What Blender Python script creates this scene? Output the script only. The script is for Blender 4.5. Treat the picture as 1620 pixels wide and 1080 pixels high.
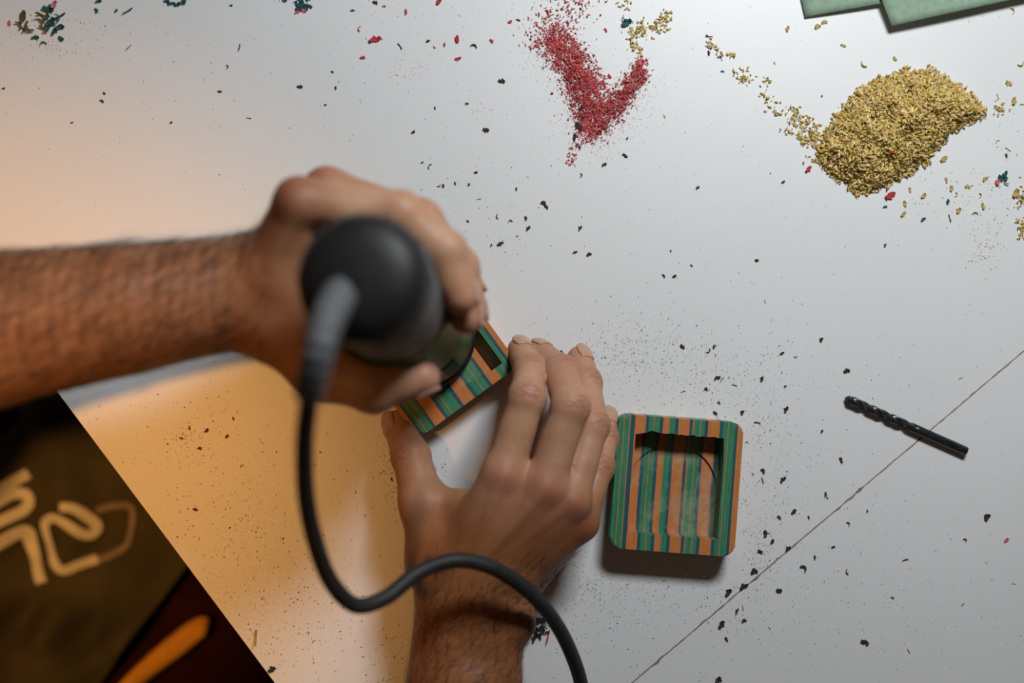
import bpy, bmesh, math, random
import numpy as np
from mathutils import Vector, Matrix

for o in list(bpy.data.objects):
    bpy.data.objects.remove(o, do_unlink=True)
scene = bpy.context.scene
col = scene.collection
MM = 0.001
H, F = 750.0, 2025.0          # camera height above the table (mm), focal length in pixels of the 1620-wide frame

# ------------------------------------------------------------------ camera
cam_d = bpy.data.cameras.new('camera')
cam = bpy.data.objects.new('camera', cam_d)
col.objects.link(cam)
cam.location = (0, 0, H * MM)
cam_d.lens = 45.0
cam_d.sensor_width = 36.0
cam_d.clip_start = 0.01
cam_d.dof.use_dof = True
cam_d.dof.focus_distance = 0.735
cam_d.dof.aperture_fstop = 2.3
scene.camera = cam

# ------------------------------------------------------------------ world and lights
world = bpy.data.worlds.new('room_ambience')
scene.world = world
world.use_nodes = True
bg = world.node_tree.nodes['Background']
bg.inputs['Color'].default_value = (1.0, 0.70, 0.50, 1)
bg.inputs['Strength'].default_value = 0.035


def add_light(name, kind, loc, energy, color, size=0.1, target=None, size_y=None):
    d = bpy.data.lights.new(name, kind)
    d.energy = energy
    d.color = color
    if kind == 'AREA':
        d.shape = 'RECTANGLE'
        d.size = size
        d.size_y = size_y or size
    else:
        d.shadow_soft_size = size
    o = bpy.data.objects.new(name, d)
    col.objects.link(o)
    o.location = loc
    if target is not None:
        o.rotation_euler = (Vector(target) - Vector(loc)).to_track_quat('-Z', 'Y').to_euler()
    return o


add_light('window_daylight', 'AREA', (0.24, 0.45, 0.60), 4.5, (0.92, 0.98, 1.0), 0.20, (0.14, 0.02, 0.0), 0.12)
lamp = add_light('warm_lamp', 'SPOT', (-0.35, -0.045, 0.92), 22.5, (1.0, 0.47, 0.125), 0.022, (-0.355, -0.135, 0.0))
lamp.data.spot_size = math.radians(47)
lamp.data.spot_blend = 1.0

scene.view_settings.view_transform = 'Standard'
scene.view_settings.look = 'None'
scene.view_settings.gamma = 1.0
scene.view_settings.use_curve_mapping = False
scene.view_settings.exposure = 0.0

rng = np.random.default_rng(7)
random.seed(7)


def P(px, py, z=0.0):
    """photo pixel and height (mm) -> point in the room (mm)"""
    s = (H - z) / F
    return np.array([(px - 810.0) * s, (540.0 - py) * s, z], dtype=float)


# ------------------------------------------------------------------ materials
def new_mat(name, color=(0.8, 0.8, 0.8), rough=0.5, spec=0.5):
    m = bpy.data.materials.new(name)
    m.use_nodes = True
    b = m.node_tree.nodes['Principled BSDF']
    b.inputs['Base Color'].default_value = (*color, 1)
    b.inputs['Roughness'].default_value = rough
    b.inputs['Specular IOR Level'].default_value = spec
    return m, m.node_tree, b


def N(nt, t, **kw):
    n = nt.nodes.new(t)
    for k, v in kw.items():
        setattr(n, k, v)
    return n


def noise(nt, scale, detail=4.0, rough=0.55, stretch=None, coord='Object'):
    tc = N(nt, 'ShaderNodeTexCoord')
    n = N(nt, 'ShaderNodeTexNoise')
    n.inputs['Scale'].default_value = scale
    n.inputs['Detail'].default_value = detail
    n.inputs['Roughness'].default_value = rough
    if stretch:
        mp = N(nt, 'ShaderNodeMapping')
        mp.inputs['Scale'].default_value = stretch
        nt.links.new(tc.outputs[coord], mp.inputs['Vector'])
        nt.links.new(mp.outputs['Vector'], n.inputs['Vector'])
    else:
        nt.links.new(tc.outputs[coord], n.inputs['Vector'])
    return n


def ramp(nt, src, stops):
    r = N(nt, 'ShaderNodeValToRGB')
    el = r.color_ramp.elements
    while len(el) < len(stops):
        el.new(0.5)
    for e, (p, c) in zip(el, stops):
        e.position = p
        e.color = (*c, 1) if len(c) == 3 else c
    nt.links.new(src, r.inputs['Fac'])
    return r


def mix(nt, fac, a, b, mode='MIX'):
    m = N(nt, 'ShaderNodeMix', data_type='RGBA', blend_type=mode)
    for sock, v in ((m.inputs[0], fac), (m.inputs[6], a), (m.inputs[7], b)):
        if isinstance(v, (int, float)):
            sock.default_value = v
        elif isinstance(v, tuple):
            sock.default_value = (*v, 1)
        else:
            nt.links.new(v, sock)
    return m.outputs[2]


def bump(nt, bsdf, src, strength, dist):
    b = N(nt, 'ShaderNodeBump')
    b.inputs['Strength'].default_value = strength
    b.inputs['Distance'].default_value = dist
    nt.links.new(src, b.inputs['Height'])
    nt.links.new(b.outputs['Normal'], bsdf.inputs['Normal'])
    return b


def two_tone(name, c0, c1, scale, rough=0.6, spec=0.4, stretch=None, bstr=0.0, bdist=0.0005, detail=4.0):
    m, nt, b = new_mat(name, c0, rough, spec)
    n = noise(nt, scale, detail, stretch=stretch)
    r = ramp(nt, n.outputs['Fac'], [(0.3, c0), (0.7, c1)])
    nt.links.new(r.outputs['Color'], b.inputs['Base Color'])
    if bstr:
        bump(nt, b, n.outputs['Fac'], bstr, bdist)
    return m


def make_table_mat():
    m, nt, b = new_mat('white_laminate', (0.80, 0.79, 0.80), 0.42, 0.5)
    n1 = noise(nt, 5.0, 3.0)
    base = ramp(nt, n1.outputs['Fac'], [(0.25, (0.78, 0.77, 0.775)), (0.75, (0.83, 0.82, 0.825))])
    # fine dust film: tiny dark and reddish specks
    n2 = noise(nt, 900.0, 2.0, 0.6)
    sp = ramp(nt, n2.outputs['Fac'], [(0.66, (0, 0, 0)), (0.74, (1, 1, 1))])
    n3 = noise(nt, 11.0, 4.0)
    area = ramp(nt, n3.outputs['Fac'], [(0.45, (0.0, 0.0, 0.0)), (0.75, (0.55, 0.55, 0.55))])
    f = mix(nt, 1.0, sp.outputs['Color'], area.outputs['Color'], 'MULTIPLY')
    c = mix(nt, f, base.outputs['Color'], (0.30, 0.26, 0.24))
    nt.links.new(c, b.inputs['Base Color'])
    n4 = noise(nt, 700.0, 3.0)
    bump(nt, b, n4.outputs['Fac'], 0.10, 0.0004)
    return m


MAT = {}
MAT['table'] = make_table_mat()
MAT['seam'] = two_tone('seam_chipboard', (0.22, 0.13, 0.09), (0.38, 0.26, 0.19), 300.0, 0.9)
MAT['leg'] = two_tone('table_leg_paint', (0.20, 0.19, 0.18), (0.24, 0.23, 0.22), 30.0)
MAT['floor'] = two_tone('dark_red_floor', (0.035, 0.008, 0.006), (0.06, 0.015, 0.010), 8.0, 0.6, stretch=(1, 8, 1))


def make_wood(name, c0, c1, streak):
    """dyed maple veneer: fine grain along Y, pale fuzz where the cutter has been"""
    m, nt, b = new_mat(name, c0, 0.55, 0.35)
    n = noise(nt, 420.0, 5.0, 0.65, stretch=(4.0, 0.10, 1.0))
    r = ramp(nt, n.outputs['Fac'], [(0.30, c0), (0.60, c1), (0.78, streak)])
    n2 = noise(nt, 260.0, 4.0, 0.7)
    g = mix(nt, 0.35, r.outputs['Color'], n2.outputs['Color'], 'OVERLAY')
    # sanding dust caught in the routed recess (the recess floor lies below 12 mm)
    tc = N(nt, 'ShaderNodeTexCoord')
    sx = N(nt, 'ShaderNodeSeparateXYZ')
    nt.links.new(tc.outputs['Object'], sx.inputs['Vector'])
    lt = N(nt, 'ShaderNodeMapRange')
    lt.inputs['From Min'].default_value = 0.0190
    lt.inputs['From Max'].default_value = 0.0184
    nt.links.new(sx.outputs['Z'], lt.inputs['Value'])
    n3 = noise(nt, 60.0, 6.0, 0.75, stretch=(1.0, 0.7, 1.0))
    d = ramp(nt, n3.outputs['Fac'], [(0.46, (0, 0, 0)), (0.72, (0.55, 0.55, 0.55))])
    fac = mix(nt, 1.0, d.outputs['Color'], lt.outputs['Result'], 'MULTIPLY')
    c = mix(nt, fac, g, (0.50, 0.47, 0.36))
    nt.links.new(c, b.inputs['Base Color'])
    bump(nt, b, n.outputs['Fac'], 0.35, 0.0004)
    return m


MAT['w_orange'] = make_wood('orange_veneer', (0.50, 0.155, 0.035), (0.60, 0.21, 0.06), (0.36, 0.12, 0.05))
MAT['w_green'] = make_wood('green_veneer', (0.022, 0.165, 0.075), (0.05, 0.24, 0.12), (0.20, 0.20, 0.10))
MAT['w_teal'] = make_wood('teal_veneer', (0.012, 0.060, 0.085), (0.03, 0.10, 0.13), (0.02, 0.05, 0.06))
MAT['w_tan'] = make_wood('tan_veneer', (0.27, 0.16, 0.08), (0.33, 0.21, 0.11), (0.10, 0.14, 0.08))

MAT['bit'] = two_tone('black_oxide_steel', (0.010, 0.010, 0.012), (0.028, 0.028, 0.032), 400.0, 0.30, 0.7)
MAT['rubber'] = two_tone('black_rubber', (0.014, 0.013, 0.013), (0.024, 0.022, 0.022), 220.0, 0.55, 0.4, bstr=0.15)
MAT['cap'] = two_tone('black_plastic', (0.010, 0.009, 0.009), (0.016, 0.0145, 0.014), 120.0, 0.5, 0.35)
MAT['grip'] = two_tone('dark_grey_plastic', (0.085, 0.087, 0.090), (0.115, 0.117, 0.12), 150.0, 0.5, 0.5)
MAT['toolgreen'] = two_tone('green_plastic', (0.045, 0.105, 0.030), (0.065, 0.14, 0.042), 90.0, 0.4, 0.5)
MAT['relief'] = two_tone('grey_rubber', (0.10, 0.105, 0.11), (0.14, 0.145, 0.15), 200.0, 0.6, 0.4)
MAT['steel'] = two_tone('bright_steel', (0.45, 0.45, 0.46), (0.6, 0.6, 0.6), 300.0, 0.25, 0.8)
MAT['cloth_green'] = two_tone('pale_green_abrasive', (0.25, 0.36, 0.26), (0.34, 0.45, 0.34), 260.0, 0.9, 0.2, bstr=0.3)
MAT['sheet_edge'] = MAT['cloth_green']
MAT['nail'] = two_tone('fingernail', (0.50, 0.275, 0.18), (0.56, 0.325, 0.225), 200.0, 0.32, 0.5)
MAT['hair'] = new_mat('brown_arm_hair', (0.035, 0.018, 0.009), 0.5, 0.3)[0]
MAT['shirt'] = two_tone('olive_black_cotton', (0.055, 0.047, 0.024), (0.10, 0.086, 0.045), 14.0, 0.9, 0.1, bstr=0.3, bdist=0.001)
MAT['print'] = two_tone('cream_shirt_print', (0.86, 0.78, 0.62), (0.94, 0.86, 0.70), 60.0, 0.8, 0.1)
MAT['print_dim'] = two_tone('faded_shirt_print', (0.26, 0.20, 0.13), (0.36, 0.28, 0.19), 60.0, 0.8, 0.1)  # the cream print again, darkened to imitate shade on its right end
MAT['trousers'] = two_tone('maroon_trousers', (0.020, 0.0035, 0.003), (0.032, 0.006, 0.005), 40.0, 0.9, 0.1)
MAT['orange_cloth'] = two_tone('orange_cloth', (0.70, 0.30, 0.03), (0.80, 0.37, 0.05), 80.0, 0.8, 0.1)


def make_skin():
    m, nt, b = new_mat('skin', (0.5, 0.28, 0.18), 0.5, 0.35)
    n = noise(nt, 38.0, 5.0, 0.6)
    r = ramp(nt, n.outputs['Fac'], [(0.28, (0.42, 0.205, 0.115)), (0.55, (0.52, 0.280, 0.168)), (0.78, (0.60, 0.350, 0.220))])
    a = N(nt, 'ShaderNodeAttribute', attribute_name='redness')
    c = mix(nt, a.outputs['Fac'], r.outputs['Color'], (0.46, 0.155, 0.105))
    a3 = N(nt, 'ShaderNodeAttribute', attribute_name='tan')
    c = mix(nt, a3.outputs['Fac'], c, mix(nt, 1.0, c, (0.55, 0.385, 0.24), 'MULTIPLY'))  # darker arm and hand-back tone stands in for shade
    a2 = N(nt, 'ShaderNodeAttribute', attribute_name='crease')
    c = mix(nt, a2.outputs['Fac'], c, (0.20, 0.085, 0.055))
    nt.links.new(c, b.inputs['Base Color'])
    b.inputs['Subsurface Weight'].default_value = 0.12
    b.inputs['Subsurface Radius'].default_value = (1.0, 0.35, 0.18)
    b.inputs['Subsurface Scale'].default_value = 0.003
    v = N(nt, 'ShaderNodeTexVoronoi')
    v.inputs['Scale'].default_value = 750.0
    tc = N(nt, 'ShaderNodeTexCoord')
    nt.links.new(tc.outputs['Object'], v.inputs['Vector'])
    n2 = noise(nt, 220.0, 5.0, 0.65)
    h = mix(nt, 0.5, v.outputs['Distance'], n2.outputs['Fac'])
    bump(nt, b, h, 0.22, 0.0006)
    return m


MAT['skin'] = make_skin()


def make_flake_mat(name, rough=0.8):
    m, nt, b = new_mat(name, (0.5, 0.5, 0.5), rough, 0.2)
    a = N(nt, 'ShaderNodeAttribute', attribute_name='flake_color')
    n = noise(nt, 500.0, 2.0)
    c = mix(nt, 0.25, a.outputs['Color'], n.outputs['Color'], 'OVERLAY')
    nt.links.new(c, b.inputs['Base Color'])
    return m


MAT['flake'] = make_flake_mat('dyed_sawdust')
MAT['chip_dark'] = two_tone('dark_wood_chip', (0.012, 0.014, 0.014), (0.05, 0.05, 0.05), 900.0, 0.8)
MAT['chip_red'] = two_tone('red_wood_chip', (0.42, 0.025, 0.03), (0.55, 0.07, 0.06), 900.0, 0.8)
MAT['chip_teal'] = two_tone('teal_wood_chip', (0.006, 0.05, 0.06), (0.02, 0.13, 0.13), 900.0, 0.7)
MAT['chip_yellow'] = two_tone('yellow_wood_chip', (0.42, 0.29, 0.06), (0.62, 0.45, 0.16), 900.0, 0.8)
MAT['chip_pink'] = two_tone('pink_wood_chip', (0.60, 0.10, 0.16), (0.70, 0.18, 0.22), 900.0, 0.8)
MAT['chip_olive'] = two_tone('olive_wood_chip', (0.05, 0.06, 0.02), (0.13, 0.13, 0.05), 900.0, 0.8)
MAT['chip_brown'] = two_tone('brown_wood_chip', (0.11, 0.035, 0.015), (0.16, 0.06, 0.03), 900.0, 0.8)


# ------------------------------------------------------------------ mesh helpers
def link(name, me, mat=None, parent=None, smooth=False):
    o = bpy.data.objects.new(name, me)
    col.objects.link(o)
    if mat is not None and len(me.materials) == 0:
        me.materials.append(mat)
    if parent is not None:
        o.parent = parent
    if smooth:
        me.polygons.foreach_set('use_smooth', np.ones(len(me.polygons), dtype=bool))
    return o


def mesh(name, verts, faces, mat=None, parent=None, smooth=False):
    """verts in mm"""
    me = bpy.data.meshes.new(name)
    v = np.asarray(verts, dtype=float) * MM
    me.from_pydata(v.tolist(), [], [tuple(int(i) for i in f) for f in faces])
    me.update()
    return link(name, me, mat, parent, smooth)


def mesh_np(name, verts, polys, mat=None, parent=None, smooth=False):
    """fast path: verts (n,3) mm, polys (m,k) all with k corners"""
    me = bpy.data.meshes.new(name)
    verts = np.asarray(verts, dtype=np.float32) * MM
    polys = np.asarray(polys, dtype=np.int32)
    m, k = polys.shape
    me.vertices.add(len(verts))
    me.vertices.foreach_set('co', verts.ravel())
    me.loops.add(m * k)
    me.loops.foreach_set('vertex_index', polys.ravel())
    me.polygons.add(m)
    me.polygons.foreach_set('loop_start', np.arange(0, m * k, k, dtype=np.int32))
    me.update(calc_edges=True)
    me.validate()
    return link(name, me, mat, parent, smooth)


def empty(name, loc=(0, 0, 0), parent=None):
    o = bpy.data.objects.new(name, None)
    o.empty_display_size = 0.02
    col.objects.link(o)
    o.location = loc
    if parent:
        o.parent = parent
    return o


def tag(o, label, cat, group=None, kind=None):
    o['label'] = label
    o['category'] = cat
    if group:
        o['group'] = group
    if kind:
        o['kind'] = kind
    return o


def from_bm(name, bm, mat, parent=None, smooth=False):
    me = bpy.data.meshes.new(name)
    bmesh.ops.recalc_face_normals(bm, faces=bm.faces)
    bm.to_mesh(me)
    bm.free()
    return link(name, me, mat, parent, smooth)


def prism(name, poly, z0, z1, mat, parent=None, bevel=0.0):
    """poly: list of (x,y) mm"""
    bm = bmesh.new()
    top = [bm.verts.new((x * MM, y * MM, z1 * MM)) for x, y in poly]
    bot = [bm.verts.new((x * MM, y * MM, z0 * MM)) for x, y in poly]
    bm.faces.new(top)
    bm.faces.new(bot[::-1])
    n = len(poly)
    for i in range(n):
        j = (i + 1) % n
        bm.faces.new((top[i], bot[i], bot[j], top[j]))
    if bevel:
        e = [e for e in bm.edges if abs(e.verts[0].co.z - e.verts[1].co.z) < 1e-7 and e.verts[0].co.z > (z1 - 0.01) * MM]
        bmesh.ops.bevel(bm, geom=e, offset=bevel * MM, segments=2, affect='EDGES', profile=0.5)
    return from_bm(name, bm, mat, parent)


def lathe(name, prof, mat, parent=None, seg=48, cap0=True, cap1=True):
    """prof: list of (r, z) in mm around local Z"""
    v, f = [], []
    for r, z in prof:
        for k in range(seg):
            a = 2 * math.pi * k / seg
            v.append((r * math.cos(a), r * math.sin(a), z))
    for i in range(len(prof) - 1):
        for k in range(seg):
            k2 = (k + 1) % seg
            f.append((i * seg + k, i * seg + k2, (i + 1) * seg + k2, (i + 1) * seg + k))
    if cap0:
        f.append(tuple(range(seg))[::-1])
    if cap1:
        f.append(tuple((len(prof) - 1) * seg + k for k in range(seg)))
    o = mesh(name, v, f, mat, parent, True)
    o.data.set_sharp_from_angle(angle=math.radians(40))
    return o


def catmull(pts, n):
    pts = [np.asarray(p, float) for p in pts]
    pts = [2 * pts[0] - pts[1]] + pts + [2 * pts[-1] - pts[-2]]
    out = []
    for i in range(1, len(pts) - 2):
        p0, p1, p2, p3 = pts[i - 1:i + 3]
        for k in range(n):
            t = k / n
            out.append(0.5 * ((2 * p1) + (-p0 + p2) * t + (2 * p0 - 5 * p1 + 4 * p2 - p3) * t * t + (-p0 + 3 * p1 - 3 * p2 + p3) * t ** 3))
    out.append(pts[-2])
    return np.array(out)


def sweep(name, path, radii, mat, parent=None, seg=16):
    path = np.asarray(path, float)
    n = len(path)
    radii = np.broadcast_to(np.asarray(radii, float), (n,))
    t = np.gradient(path, axis=0)
    t /= np.linalg.norm(t, axis=1)[:, None]
    u = np.cross(t[0], [0.3, 0.5, 0.81])
    u /= np.linalg.norm(u)
    v, f = [], []
    for i in range(n):
        u = u - t[i] * np.dot(u, t[i])
        u /= np.linalg.norm(u)
        w = np.cross(t[i], u)
        for k in range(seg):
            a = 2 * math.pi * k / seg
            v.append(path[i] + radii[i] * (u * math.cos(a) + w * math.sin(a)))
    for i in range(n - 1):
        for k in range(seg):
            k2 = (k + 1) % seg
            f.append((i * seg + k, i * seg + k2, (i + 1) * seg + k2, (i + 1) * seg + k))
    f.append(tuple(range(seg))[::-1])
    f.append(tuple((n - 1) * seg + k for k in range(seg)))
    return mesh(name, v, f, mat, parent, True)


# ================================================================== the room and the table
fl = mesh('floor', [(-2500, -2500, -740), (2500, -2500, -740), (2500, 2500, -740), (-2500, 2500, -740)], [(0, 1, 2, 3)], MAT['floor'])
fl['kind'] = 'structure'
fl['label'] = 'dark red wooden floor below the table'

table = tag(empty('work_table'), 'white laminate work table with a thin brown seam across it', 'table')
e0, e1 = P(95, 625)[:2], P(435, 1080)[:2]
ed = (e1 - e0) / (e1[1] - e0[1])                      # edge direction per mm of y
s0, s1 = P(1000, 1080)[:2], P(1620, 555)[:2]
sd = (s1 - s0) / np.linalg.norm(s1 - s0)
sn = np.array([-sd[1], sd[0]])                         # points to the upper-left panel
A = np.array([[sd[0], -ed[0]], [sd[1], -ed[1]]])
tt = np.linalg.solve(A, e0 - s0)
cross_pt = s0 + sd * tt[0]
L_seam = (600 - cross_pt[0]) / sd[0]
ss = np.linspace(0, L_seam, 260)
jit = rng.normal(0, 0.10, (2, len(ss)))
for s_i in range(2):
    for _ in range(26):
        jit[s_i, rng.integers(2, len(ss) - 2)] += rng.uniform(0.2, 0.7)
edge_a = [cross_pt + sd * s + sn * (0.42 + max(jit[0, i], -0.25)) for i, s in enumerate(ss)]
edge_b = [cross_pt + sd * s - sn * (0.42 + max(jit[1, i], -0.25)) for i, s in enumerate(ss)]
top_e = e0 + ed * (450 - e0[1])
bot_e = e0 + ed * (-450 - e0[1])
polyA = [tuple(p) for p in edge_a] + [(600, 450), tuple(top_e)]
polyB = [tuple(bot_e), (600, -450)] + [tuple(p) for p in edge_b[::-1]]
prism('tabletop_panel', polyA, -22, 0, MAT['table'], table)
prism('tabletop_panel', polyB, -22, 0, MAT['table'], table)
strip = [tuple(cross_pt + sn * 1.9 + sd * 3), tuple(cross_pt - sn * 1.9 + sd * 3), tuple(cross_pt + sd * L_seam - sn * 1.9), tuple(cross_pt + sd * L_seam + sn * 1.9)]
so = prism('seam_filler', strip, -21, -0.35, MAT['seam'], table)
for x, y in ((-470, 380), (540, 400), (540, -400), (120, -400)):
    prism('leg', [(x - 25, y - 25), (x + 25, y - 25), (x + 25, y + 25), (x - 25, y + 25)], -740, -22, MAT['leg'], table)
prism('leg_rail', [(-480, 372), (545, 392), (545, 408), (-480, 388)], -90, -22, MAT['leg'], table)
prism('leg_rail', [(120, -408), (545, -408), (545, -392), (120, -392)], -90, -22, MAT['leg'], table)

# ================================================================== striped wood blocks
BW, BH, BT = 71.5, 76.5, 20.0     # width, height, thickness mm
PLY = [(0, 3.0, 'w_green'), (3.0, 3.7, 'w_tan'), (3.7, 6.2, 'w_green'), (6.2, 7.0, 'w_tan'), (7.0, 9.4, 'w_teal'), (9.4, 15.6, 'w_orange'), (15.6, 17.4, 'w_teal'),
       (17.4, 20.0, 'w_green'), (20.0, 20.8, 'w_tan'), (20.8, 23.6, 'w_green'), (23.6, 25.4, 'w_teal'), (25.4, 28.6, 'w_orange'),
       (28.6, 29.3, 'w_tan'), (29.3, 32.4, 'w_green'), (32.4, 34.2, 'w_teal'), (34.2, 40.6, 'w_orange'), (40.6, 42.2, 'w_teal'),
       (42.2, 43.4, 'w_tan'), (43.4, 46.4, 'w_green'), (46.4, 47.1, 'w_tan'), (47.1, 49.4, 'w_green'), (49.4, 51.2, 'w_teal'),
       (51.2, 57.8, 'w_orange'), (57.8, 59.6, 'w_teal'), (59.6, 62.4, 'w_green'), (62.4, 63.1, 'w_tan'), (63.1, 66.6, 'w_green'),
       (66.6, 68.2, 'w_teal'), (68.2, 71.5, 'w_orange')]


def rounded_rect(w, h, r, n=6):
    pts = []
    for cx, cy, a0 in ((w / 2 - r, h / 2 - r, 0), (-w / 2 + r, h / 2 - r, 90), (-w / 2 + r, -h / 2 + r, 180), (w / 2 - r, -h / 2 + r, 270)):
        for k in range(n + 1):
            a = math.radians(a0 + 90 * k / n)
            pts.append((cx + r * math.cos(a), cy + r * math.sin(a)))
    return pts


def scratch_prism(poly, z0, z1, bevel=0.0):
    return prism('scratch', poly, z0, z1, MAT['w_tan'], None, bevel)


def build_block(name, cutters, cx, cy, rot, label, plies=PLY):
    body = scratch_prism(rounded_rect(BW, BH, 6.5), 0, BT, 1.3)
    cut_obs = []
    for poly, depth in cutters:
        c = scratch_prism(poly, BT - depth, BT + 10)
        cut_obs.append(c)
        md = body.modifiers.new('cut', 'BOOLEAN')
        md.operation = 'DIFFERENCE'
        md.solver = 'EXACT'
        md.object = c
    dg = bpy.context.evaluated_depsgraph_get()
    dg.update()
    me = bpy.data.meshes.new_from_object(body.evaluated_get(dg))
    for c in cut_obs + [body]:
        bpy.data.objects.remove(c, do_unlink=True)
    root = tag(empty(name, (cx * MM, cy * MM, 0)), label, 'wood block')
    root.rotation_euler.z = rot
    src = bmesh.new()
    src.from_mesh(me)
    bmesh.ops.remove_doubles(src, verts=src.verts, dist=1e-6)
    for x0, x1, mk in plies:
        bm = src.copy()
        for x, sgn in ((x0 - BW / 2, -1), (x1 - BW / 2, 1)):
            if (sgn < 0 and x0 <= 0) or (sgn > 0 and x1 >= BW):
                continue
            g = bm.verts[:] + bm.edges[:] + bm.faces[:]
            res = bmesh.ops.bisect_plane(bm, geom=g, plane_co=(x * MM, 0, 0), plane_no=(sgn, 0, 0), clear_outer=True, dist=1e-7)
            ce = [e for e in res['geom_cut'] if isinstance(e, bmesh.types.BMEdge) and e.is_valid and e.is_boundary]
            if ce:
                bmesh.ops.triangle_fill(bm, edges=ce, use_beauty=True, use_dissolve=False)
        from_bm('veneer_ply', bm, MAT[mk], root)
    src.free()
    return root


def jag(p0, p1, n, amp):
    out = []
    for i in range(n):
        t = i / n
        q = np.array(p0) * (1 - t) + np.array(p1) * t
        d = np.array(p1) - np.array(p0)
        nn = np.array([-d[1], d[0]]) / np.linalg.norm(d)
        out.append(tuple(q + nn * (rng.uniform(-amp, amp) if i else 0)))
    return out


# loose block: square recess with torn top and bottom rims over a round one
q = [(-25.5, -28.8), (25.5, -28.8), (25.5, 29.0), (-25.5, 29.0)]
pocket = jag(q[0], q[1], 22, 0.55) + jag(q[1], q[2], 6, 0.08) + [(24.8, 29.0)] + jag((24.8, 29.0), (-22.5, 29.6), 16, 0.75) + [(-25.5, 27.5)] + jag((-25.5, 27.0), q[0], 6, 0.08)
disc = [(-0.6 + 25.7 * math.cos(2 * math.pi * k / 56), -3.2 + 25.9 * math.sin(2 * math.pi * k / 56)) for k in range(56)]
bc = P(1070.5, 768, BT)
build_block('striped_block', [(pocket, 13.0), (disc, 14.6)], bc[0], bc[1], math.radians(-4.3),
            'loose striped green and orange wood block with square routed recess')
# held block: shallow pass over the recess area and one deep slot
PLY2 = [(0, 2.6, 'w_orange'), (2.6, 4.2, 'w_teal'), (4.2, 6.2, 'w_green'), (6.2, 7.0, 'w_tan'), (7.0, 11.0, 'w_green'), (11.0, 12.6, 'w_teal'),
        (12.6, 19.6, 'w_orange'), (19.6, 21.6, 'w_teal'), (21.6, 24.0, 'w_green'), (24.0, 24.7, 'w_tan'), (24.7, 30.6, 'w_green'), (30.6, 32.6, 'w_teal'),
        (32.6, 40.2, 'w_orange'), (40.2, 42.2, 'w_teal'), (42.2, 46.4, 'w_green'), (46.4, 47.0, 'w_tan'), (47.0, 50.6, 'w_green'), (50.6, 52.6, 'w_teal'),
        (52.6, 58.6, 'w_orange'), (58.6, 59.4, 'w_tan'), (59.4, 62.6, 'w_green'), (62.6, 63.4, 'w_tan'), (63.4, 66.8, 'w_green'), (66.8, 68.6, 'w_teal'), (68.6, 71.5, 'w_orange')]
shallow = jag((-29, -28.5), (28.6, -30), 22, 0.5) + jag((28.6, -30), (28.6, 29), 5, 0.1) + jag((28.6, 29), (-29, 29), 16, 0.5) + jag((-29, 29), (-29, -28.5), 5, 0.1)
slot = [(20.8, -31.5), (28.5, -31.5), (28.5, 27), (20.8, 27)]
hb = P(679, 550, BT)
HB_ROT = math.radians(36.0)
build_block('striped_block', [(shallow, 1.3), (slot, 13.0)], hb[0], hb[1], HB_ROT,
            'striped green and orange wood block held under the router by one hand', PLY2)

# ================================================================== router
tb, tp = P(664, 532, BT + 0.2), P(570, 436, 222)
axis = tp - tb
TL = np.linalg.norm(axis)
router = tag(empty('trim_router', tuple(tb * MM)), 'black and green trim router gripped upright over the held block', 'router')
zax = Vector(axis / TL)
router.rotation_mode = 'QUATERNION'
router.rotation_quaternion = Vector((0, 0, 1)).rotation_difference(zax)
lathe('base_ring', [(12, 0), (31.0, 0), (32.0, 1.0), (32.0, 7), (31, 8.2), (12, 8.2)], MAT['cap'], router, 64)
lathe('green_housing', [(29.0, 8.2), (30.6, 9.5), (31.2, 25), (31.2, 52), (30.4, 78), (28.6, 104), (27.4, 116), (26.0, 117)], MAT['toolgreen'], router, 64)
g_prof = [(26.2, 116)]
for k in range(11):
    z = 118 + k * 5.8
    w_ = 26.6 + 2.2 * max(0.0, (z - 150) / 33.0)
    g_prof += [(w_, z), (w_ + 0.3, z + 2.2), (w_ - 0.2, z + 4.2)]
g_prof += [(28.9, 183), (27.5, 184)]
lathe('grip_sleeve', g_prof, MAT['grip'], router, 64)
cap = lathe('end_cap', [(27.0, 183.5), (28.4, 185), (28.2, 194), (27.2, 198.5), (25.2, 202.5), (22.0, 205.5), (17.5, 207.5), (11.0, 208.8), (0.5, 209.2)], MAT['cap'], router, 64, True, True)
for k in range(10):
    a = 2 * math.pi * k / 10
    bm = bmesh.new()
    bmesh.ops.create_cube(bm, size=1.0, matrix=Matrix.Rotation(a, 4, 'Z') @ Matrix.Translation((28.0 * MM, 0, 190 * MM)) @ Matrix.Diagonal((1.6 * MM, 3.0 * MM, 7.0 * MM, 1)))
    bmesh.ops.bevel(bm, geom=bm.edges[:], offset=0.0005, segments=1, affect='EDGES')
    from_bm('vent_rib', bm, MAT['cap'], cap)
for k in range(6):
    a = math.radians(60 * k + 15)
    bm = bmesh.new()
    bmesh.ops.create_cube(bm, size=1.0, matrix=Matrix.Rotation(a, 4, 'Z') @ Matrix.Translation((30.9 * MM, 0, 40 * MM)) @ Matrix.Diagonal((1.6 * MM, 9 * MM, 34 * MM, 1)))
    bmesh.ops.bevel(bm, geom=bm.edges[:], offset=0.0006, segments=2, affect='EDGES')
    from_bm('side_rib', bm, MAT['cap'], router)
lathe('collet_nut', [(5, 5), (9, 5), (9.5, 8), (9.5, 18), (7, 21), (6, 40)], MAT['steel'], router, 6)
lathe('cutter_bit', [(0.5, -1.2), (3.1, -1.2), (3.1, 5.5), (2.4, 6)], MAT['steel'], router, 12)
inv = Matrix.LocRotScale(Vector(tuple(tb * MM)), router.rotation_quaternion, None).inverted()


def to_router(pts):
    return np.array([list(inv @ Vector(tuple(np.asarray(p) * MM))) for p in pts]) / MM


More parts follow.
